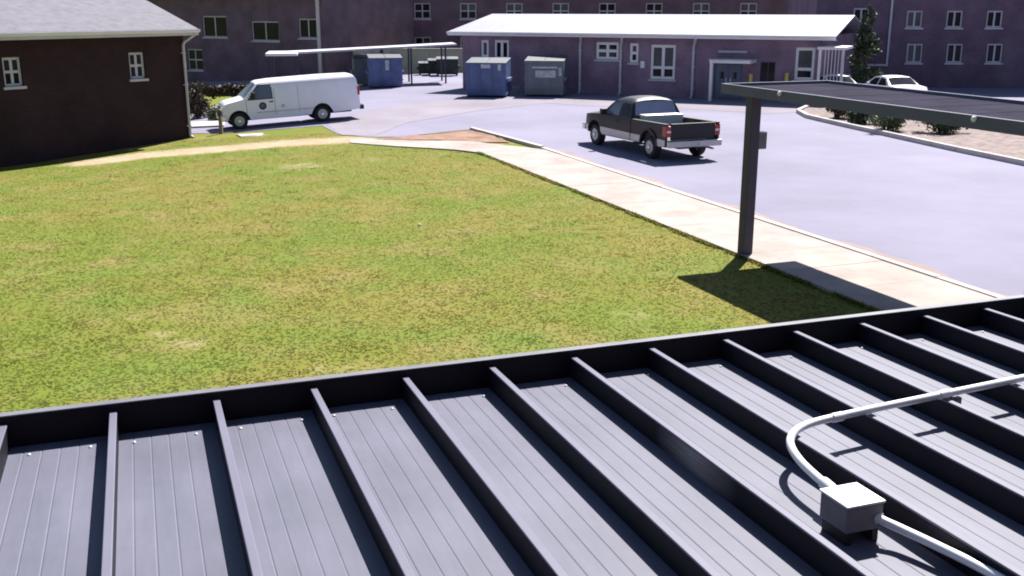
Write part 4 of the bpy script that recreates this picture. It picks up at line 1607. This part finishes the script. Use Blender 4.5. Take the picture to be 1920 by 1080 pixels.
for s_ in (1, -1):
    side_patch('side_window', [(tx(q[0]), q[1]) for q in [(1.78, 1.27), (2.2, 1.68), (2.68, 1.72), (2.7, 1.27)]], tr_hw, 'tint_glass', tr, s_, .007, [1.4, 1.55], [])
    side_patch('quarter_window', [(tx(q[0]), q[1]) for q in [(2.82, 1.29), (2.8, 1.72), (3.2, 1.7), (3.38, 1.29)]], tr_hw, 'car_glass', tr, s_, .007, [1.4, 1.55], [])
    for (x0, x1) in ((1.55, 1.562), (2.76, 2.772)):
        side_patch('door_seam', [(tx(x0), .62), (tx(x1), .62), (tx(x1), 1.2), (tx(x0), 1.2)], tr_hw, 'black_plastic', tr, s_, .003, [.8, .95, 1.12], [])
    side_patch('door_handle', [(tx(2.5), 1.06), (tx(2.68), 1.06), (tx(2.68), 1.11), (tx(2.5), 1.11)], tr_hw, 'black_plastic', tr, s_, .002, th=.03)
    side_patch('lower_panel', [(tx(q[0]), q[1]) for q in [(fx + .545, .47), (fx + .5, .6), (fx + .47, .74), (CB - .003, .74), (CB - .003, .47)]], tr_hw, 'truck_silver', tr, s_, .002, [.6], [tx(2), tx(2.8)], th=.012)
    side_patch('lower_panel', [(tx(q[0]), q[1]) for q in [(.1, .5), (.02, .62), (.02, .74), (fx - .48, .74), (fx - .52, .5)]], tr_hw, 'truck_silver', tr, s_, .002, [.6], [tx(.25)], th=.012)
    MB().box((tx(1.72), s_ * .98, 1.22), (tx(1.86), s_ * 1.2, 1.44)).build('mirror', 'black_plastic', tr, bevel=.03)
    # bed side: outer wall with wheel arch
    bp_ = [(CB + .03, 1.2), (CB + .03, .47), (rx_ - .56, .47)] + arc(rx_, .5, .47, 180, 0)[1:-1] + [(rx_ + .56, .47), (5.78, .5), (5.8, .8), (5.8, 1.24)]
    bs = MB().prism([(tx(a_), b_) for a_, b_ in bp_], s_ * .99, s_ * .91, 'y').build('bed_side', 'truck_dark', tr, bevel=.012)
    MB().prism([(tx(CB + .03), 1.201), (tx(5.8), 1.241), (tx(5.8), 1.275), (tx(CB + .03), 1.235)], s_ * 1.0, s_ * .86, 'y').build('bed_rail', 'rail' if 'rail' in M else 'black_plastic', bs, bevel=.008)
    for (x0, x1) in ((CB + .04, rx_ - .52), (rx_ + .52, 5.78)):
        MB().box((tx(x0), s_ * .9905, .5), (tx(x1), s_ * 1.005, .74)).build('lower_panel', 'truck_silver', bs, bevel=.005)
    fl = arc(rx_, .56, .47, 178, 2) + arc(rx_, .505, .47, 2, 178)
    MB().prism([(tx(a_), b_) for a_, b_ in fl], s_ * .9905, s_ * 1.035, 'y').build('wheel_flare', 'truck_dark', bs)
    MB().box((tx(5.83), s_ * .80, .84), (tx(5.6), s_ * .998, 1.2)).build('taillight', 'red_lens', tr, bevel=.015)
    MB().box((tx(5.831), s_ * .82, .98), (tx(5.82), s_ * .96, 1.05)).build('reverse_lamp', 'clear_lens', tr)
    MB().box((tx(-.01), s_ * .5, .78), (tx(.1), s_ * .84, .98)).build('headlight', 'clear_lens', tr, bevel=.02)
    MB().box((tx(rx_ + .45), s_ * .62, .66), (tx(rx_ - .45), s_ * .905, .95)).build('wheel_well', 'black_plastic', tr, bevel=.04)
MB().box((tx(5.78), -.905, .66), (tx(CB + .04), .905, .72)).build('bed_floor', 'black_plastic', tr)
MB().box((tx(CB + .1), -.905, .721), (tx(CB + .035), .905, 1.22)).build('bed_front', 'truck_dark', tr)
tg = MB().box((tx(5.82), -.79, .73), (tx(5.74), .79, 1.245)).build('tailgate', 'truck_dark', tr, bevel=.015)
MB().box((tx(5.835), -.14, 1.06), (tx(5.822), .14, 1.13)).build('handle', 'black_plastic', tg, bevel=.005)
MB().box((tx(5.85), -.8, 1.247), (tx(5.72), .8, 1.275)).build('tailgate_cap', 'black_plastic', tg, bevel=.008)
bm_ = MB().box((tx(6.02), -.97, .5), (tx(5.84), .97, .71)).build('rear_bumper', 'truck_silver', tr, bevel=.03)
MB().box((tx(6.025), -.16, .53), (tx(6.021), .16, .66)).build('number_plate', 'label', bm_)
MB().box((tx(6.0), -.3, .711), (tx(5.86), .3, .72)).build('step_pad', 'black_plastic', bm_)
MB().tube([(tx(6.1), -.0, .45), (tx(5.7), -.0, .45)], .04, 8).build('tow_hitch', 'black_plastic', tr)
MB().tube([(tx(5.95), -.7, .4), (tx(4.9), -.7, .42)], .035, 8).build('exhaust', 'chrome', tr)
MB().box((tx(-.1), -.95, .5), (tx(.1), .95, .72)).build('front_bumper', 'chrome', tr, bevel=.03)
MB().box((tx(-.01), -.48, .78), (tx(.05), .48, 1.0)).build('grille', 'chrome', tr, bevel=.01)
wheels(tr, [(tx(fx), .84), (tx(fx), -.84), (tx(rx_), .84), (tx(rx_), -.84)], .39, .25, 'steel_wheel')
place(tr, P(1112, 271.5), P(1219, 299), (tx(fx), .97, -.02), (tx(rx_), .97, -.02))
# load in the bed
tw = Matrix.LocRotScale(tr.location, tr.rotation_euler.to_quaternion(), tr.scale)
ld = empty('tool_chest', tw @ Vector((tx(3.95), .05, .722)))
ld.rotation_euler = tr.rotation_euler
tag(ld, 'pale metal tool chest across the truck bed behind the cab', 'tool chest')
cb_ = MB().box((-.22, -.75, 0), (.22, .75, .63)).build('chest', 'box_grey', ld, bevel=.015)
MB().box((-.235, -.765, .632), (.235, -.01, .675)).build('lid', 'galv', ld, bevel=.01)
MB().box((-.235, .01, .632), (.235, .765, .675)).build('lid', 'galv', ld, bevel=.01)


# --- cars parked beyond the walkway canopy (only their roofs show above it)
def sedan(name, pos, rz, label):
    c = empty(name, pos, (0, 0, rz))
    tag(c, label, 'car')

    def q(x):
        return 2.35 - x

    def hw(x, z):
        w = .88
        if z > .95:
            w -= .24 * ((z - .95) / .5) ** 1.2
        xb = 2.35 - x
        if xb < .6:
            w -= .14 * ((.6 - xb) / .6) ** 2
        if xb > 4.2:
            w -= .1 * ((xb - 4.2) / .5) ** 2
        return w
    pr = [(.05, .3), (0, .5), (.05, .72), (.3, .85), (1.25, .97), (1.95, 1.4), (2.4, 1.46), (3.1, 1.43), (3.75, 1.05), (4.5, 1.0), (4.68, .85), (4.7, .45), (4.6, .3), (4.15, .28)] + arc(3.75, .37, .3, 0, 180)[1:-1] + [(3.35, .28), (1.35, .28)] + arc(.95, .37, .3, 0, 180)[1:-1] + [(.55, .28)]
    shell('body', [(q(a_), b_) for a_, b_ in pr], [.5, .7, .9, 1.05, 1.2, 1.35], [q(t) for t in (.3, .6, 1.6, 2.2, 2.8, 3.4, 4.4)], hw, ['van_white', 'black_plastic'], c, crown=.04, under_z=.65, crown_from=.8)
    cross_patch('windshield', q(1.32), 1.03, q(1.92), 1.37, .74, .64, 'car_glass', c, crown=.03, off=(.03, .012))
    cross_patch('rear_window', q(3.7), 1.1, q(3.15), 1.4, .72, .64, 'car_glass', c, crown=.03, off=(-.03, .01))
    for s_ in (1, -1):
        side_patch('side_window', [(q(t[0]), t[1]) for t in [(1.5, 1.0), (2.02, 1.36), (2.5, 1.39), (2.5, 1.0)]], hw, 'car_glass', c, s_, .006, [1.15, 1.28], [])
        side_patch('side_window', [(q(t[0]), t[1]) for t in [(2.58, 1.0), (2.58, 1.39), (3.05, 1.36), (3.5, 1.02)]], hw, 'car_glass', c, s_, .006, [1.15, 1.28], [])
        MB().box((q(4.72), s_ * .45, .7), (q(4.62), s_ * .78, .85)).build('taillight', 'red_lens', c, bevel=.01)
        MB().box((q(-.01), s_ * .4, .58), (q(.12), s_ * .72, .72)).build('headlight', 'clear_lens', c, bevel=.01)
        MB().box((q(1.62), s_ * .86, .98), (q(1.74), s_ * 1.0, 1.1)).build('mirror', 'van_white', c, bevel=.02)
    wheels(c, [(q(.95), .75), (q(.95), -.75), (q(3.75), .75), (q(3.75), -.75)], .31, .2)
    return c


p = P(1548, 190)
sedan('parked_car', (p.x, p.y - .6, 0.02), R(100), 'white car parked by the porch of the low brick building')
p = P(1672, 196)
sedan('parked_car', (p.x, p.y + .5, 0.02), R(100), 'white car parked in front of the two storey building beyond the conifer')

# ------------------------------------------------------------------ small things
for (x, yb, yt, lab) in [(1405, 190, 140, 'yellow bollard beside the entrance canopy of the low building'), (1472, 192, 138, 'yellow bollard near the tall end window of the low building')]:
    p = P(x, yb)
    hgt = (yb - yt) / F * p.y * 1.0
    b_ = empty('bollard', (p.x, p.y, 0))
    MB().lathe([(.1, -.05), (.1, hgt - .08), (.085, hgt - .03), (.04, hgt)], (0, 0, 0), 'z', 16).build('pipe', 'yellow', b_, smooth=40)
    MB().lathe([(.16, -.05), (.16, .03), (.12, .05)], (0, 0, 0), 'z', 16).build('footing', 'pale_concrete', b_)
    tag(b_, lab, 'bollard', 'yellow bollards')

p = P(415, 251)
sp_ = empty('wooden_post', (p.x, p.y, H(p.x, p.y)))
MB().box((-.07, -.07, -.2), (.07, .07, 1.02)).build('timber', 'wood', sp_, bevel=.012)
MB().prism([(-.085, 1.021), (.085, 1.021), (.0, 1.09)], -.085, .085, 'y').build('cap', 'wood', sp_)
MB().box((-.1, -.085, .78), (.1, -.0705, .98)).build('marker_plate', 'bronze', sp_)
tag(sp_, 'short weathered wooden post in the grass in front of the van', 'post')

p = P(472, 253.5)
mh = empty('inspection_cover', (p.x, p.y, H(p.x, p.y)), (0, 0, .45))
MB().box((-.55, -.45, -.1), (.55, .45, .025)).build('slab', 'pale_concrete', mh, bevel=.01)
MB().lathe([(.3, .026), (.3, .034), (.28, .036)], (0, 0, 0), 'z', 20).build('lid', 'pale_concrete', mh)
tag(mh, 'pale concrete inspection cover in the grass beside the van', 'cover')

p = P(787, 424)
sc = MB()
sc.lathe([(.008, -.025), (.03, -.01), (.037, .01), (.028, .03), (.008, .04)], (0, 0, 0), 'z', 12)
o = sc.build('white_ball', 'paper', None, smooth=60, loc=(p.x, p.y, H(p.x, p.y) + .022))
tag(o, 'small white ball lying on the lawn', 'ball')

# concrete walk and low hedge by the dark building
p0, p1 = P(352, 241), P(412, 236)
wk = solid_piece([(P(340, 242).x, P(340, 242).y), (P(420, 238.5).x, P(420, 238.5).y), (P(424, 229.5).x, P(424, 229.5).y), (P(340, 232.5).x, P(340, 232.5).y)], -.1, .1).build('concrete_walk', 'pale_concrete', None, bevel=.01)
tag(wk, kind='structure')
gl = sheet('side_yard', [(P(*q).x, P(*q).y) for q in [(300, 172), (470, 166), (560, 157), (560, 150.5), (300, 155)]], .035, 'clay', 2)
gl.data.materials[0] = M['apron']
tag(gl, kind='structure')


# ------------------------------------------------------------------ plants
def leaf_cloud(name, blobs, n, size, material, parent, seed=1, flat=.6):
    rng = np.random.default_rng(seed)
    c = np.array([b_[0] for b_ in blobs], float)
    r = np.array([b_[1] for b_ in blobs], float)
    wgt = (r[:, 0] * r[:, 1] * r[:, 2]) ** .7
    idx = rng.choice(len(blobs), n, p=wgt / wgt.sum())
    d = rng.normal(size=(n, 3))
    d /= np.linalg.norm(d, axis=1)[:, None]
    rad = rng.random(n) ** .45
    pos = c[idx] + d * r[idx] * rad[:, None] * (1 + .18 * rng.normal(size=(n, 1)))
    t1 = rng.normal(size=(n, 3))
    t1 /= np.linalg.norm(t1, axis=1)[:, None]
    t2 = np.cross(t1, rng.normal(size=(n, 3)))
    t2 /= np.linalg.norm(t2, axis=1)[:, None]
    s_ = size * (.6 + .8 * rng.random((n, 1)))
    v = np.stack([pos - t1 * s_, pos + t2 * s_ * .45, pos + t1 * s_, pos - t2 * s_ * .45], 1)
    v[:, :, 2] = np.maximum(v[:, :, 2], .01)
    me = bpy.data.meshes.new(name)
    me.vertices.add(4 * n)
    me.vertices.foreach_set('co', v.reshape(-1))
    me.loops.add(4 * n)
    me.loops.foreach_set('vertex_index', np.arange(4 * n, dtype=np.int32))
    me.polygons.add(n)
    me.polygons.foreach_set('loop_start', np.arange(0, 4 * n, 4, dtype=np.int32))
    me.update(calc_edges=True)
    me.materials.append(M[material])
    o_ = bpy.data.objects.new(name, me)
    COL.objects.link(o_)
    o_.parent = parent
    return o_


def shrub(name, pos, rx, ry, rz, material, label, n=2200, size=.09, seed=1, group=None):
    r = empty(name, pos)
    rr = random.Random(seed)
    blobs = []
    for k in range(9):
        a_ = rr.uniform(0, 6.28)
        u = rr.uniform(.1, .62)
        blobs.append(((math.cos(a_) * rx * u, math.sin(a_) * ry * u, rz * rr.uniform(.22, .68)), (rx * rr.uniform(.3, .5), ry * rr.uniform(.3, .5), rz * rr.uniform(.25, .42))))
    leaf_cloud('foliage', blobs, n, size, material, r, seed)
    mb = MB()
    for b_ in blobs:
        q_ = Vector(b_[0])
        mb.tube([(q_.x * .1, q_.y * .1, -.1), (q_.x * .5, q_.y * .5, q_.z * .5), q_], .02, 5, radii=[.03, .02, .008])
    mb.build('stems', 'bark', r)
    tag(r, label, 'shrub', group)
    return r


p = P(372, 222)
shrub('shrub', (p.x, p.y, H(p.x, p.y)), .75, .75, 1.75, 'leaf_b', 'brown leafed shrub at the corner of the dark brick building', 2600, .09, 3)
p = P(404, 226)
shrub('shrub', (p.x, p.y, H(p.x, p.y)), .8, .7, .75, 'leaf_c', 'low pale green shrub between the brown shrub and the van', 1500, .07, 4)
for k, (x, y, lab) in enumerate([(400, 183, 'dark low hedge bush behind the hood of the van'), (438, 181, 'dark low bush behind the windshield of the van'), (362, 176, 'dark bush behind the brown shrub by the dark building')]):
    p = P(x, y)
    shrub('bush', (p.x, p.y, H(p.x, p.y)), 1.3, .7, .9, 'leaf_b', lab, 1800, .09, 10 + k)
p = P(1566, 226)
shrub('shrub', (p.x, p.y, .1), 1.0, 0.9, .85, 'leaf_b', 'brownish shrub at the tip of the planted island', 2600, .07, 21)
p = P(1660, 249)
shrub('shrub', (p.x, p.y, .1), .95, .8, .95, 'leaf_c', 'pale green shrub near the kerb of the planted island', 2600, .06, 22)
p = P(1612, 236)
shrub('shrub', (p.x, p.y, .1), 1.2, 1.0, 1.0, 'leaf_a', 'dark green shrub between the brownish and pale green island shrubs', 2600, .07, 23)
p = P(1760, 252)
shrub('shrub', (p.x, p.y, .1), 1.3, 1.2, 1.1, 'leaf_a', 'broad dark green shrub on the wide end of the planted island', 2600, .07, 24)

p = P(1616, 186)
tree = empty('conifer_tree', (p.x, p.y, 0))
tag(tree, 'dull green conifer with sparse top before the two storey building', 'tree')
mb = MB()
mb.tube([(0, 0, -.2), (.05, .02, 1.5), (.0, .08, 3.2), (.06, .05, 5.2)], .1, 9, radii=[.17, .13, .08, .02])
rr = random.Random(5)
blobs = []
for k in range(46):
    z = .7 + 4.4 * (k / 45)
    rad = 1.25 * (1 - (z - .5) / 5.4) + .12
    a_ = k * 2.4 + rr.uniform(-.4, .4)
    q_ = Vector((math.cos(a_) * rad * .7, math.sin(a_) * rad * .7, z - .1))
    mb.tube([(0, 0, z), (q_.x * .5, q_.y * .5, z + .04), q_], .02, 5, radii=[.035, .02, .006])
    if rr.random() < .86:
        blobs.append(((q_.x * .85, q_.y * .85, q_.z), (rad * .38, rad * .38, .2)))
mb.build('trunk', 'bark', tree, smooth=50)
leaf_cloud('crown', blobs, 7000, .085, 'leaf_a', tree, 31)
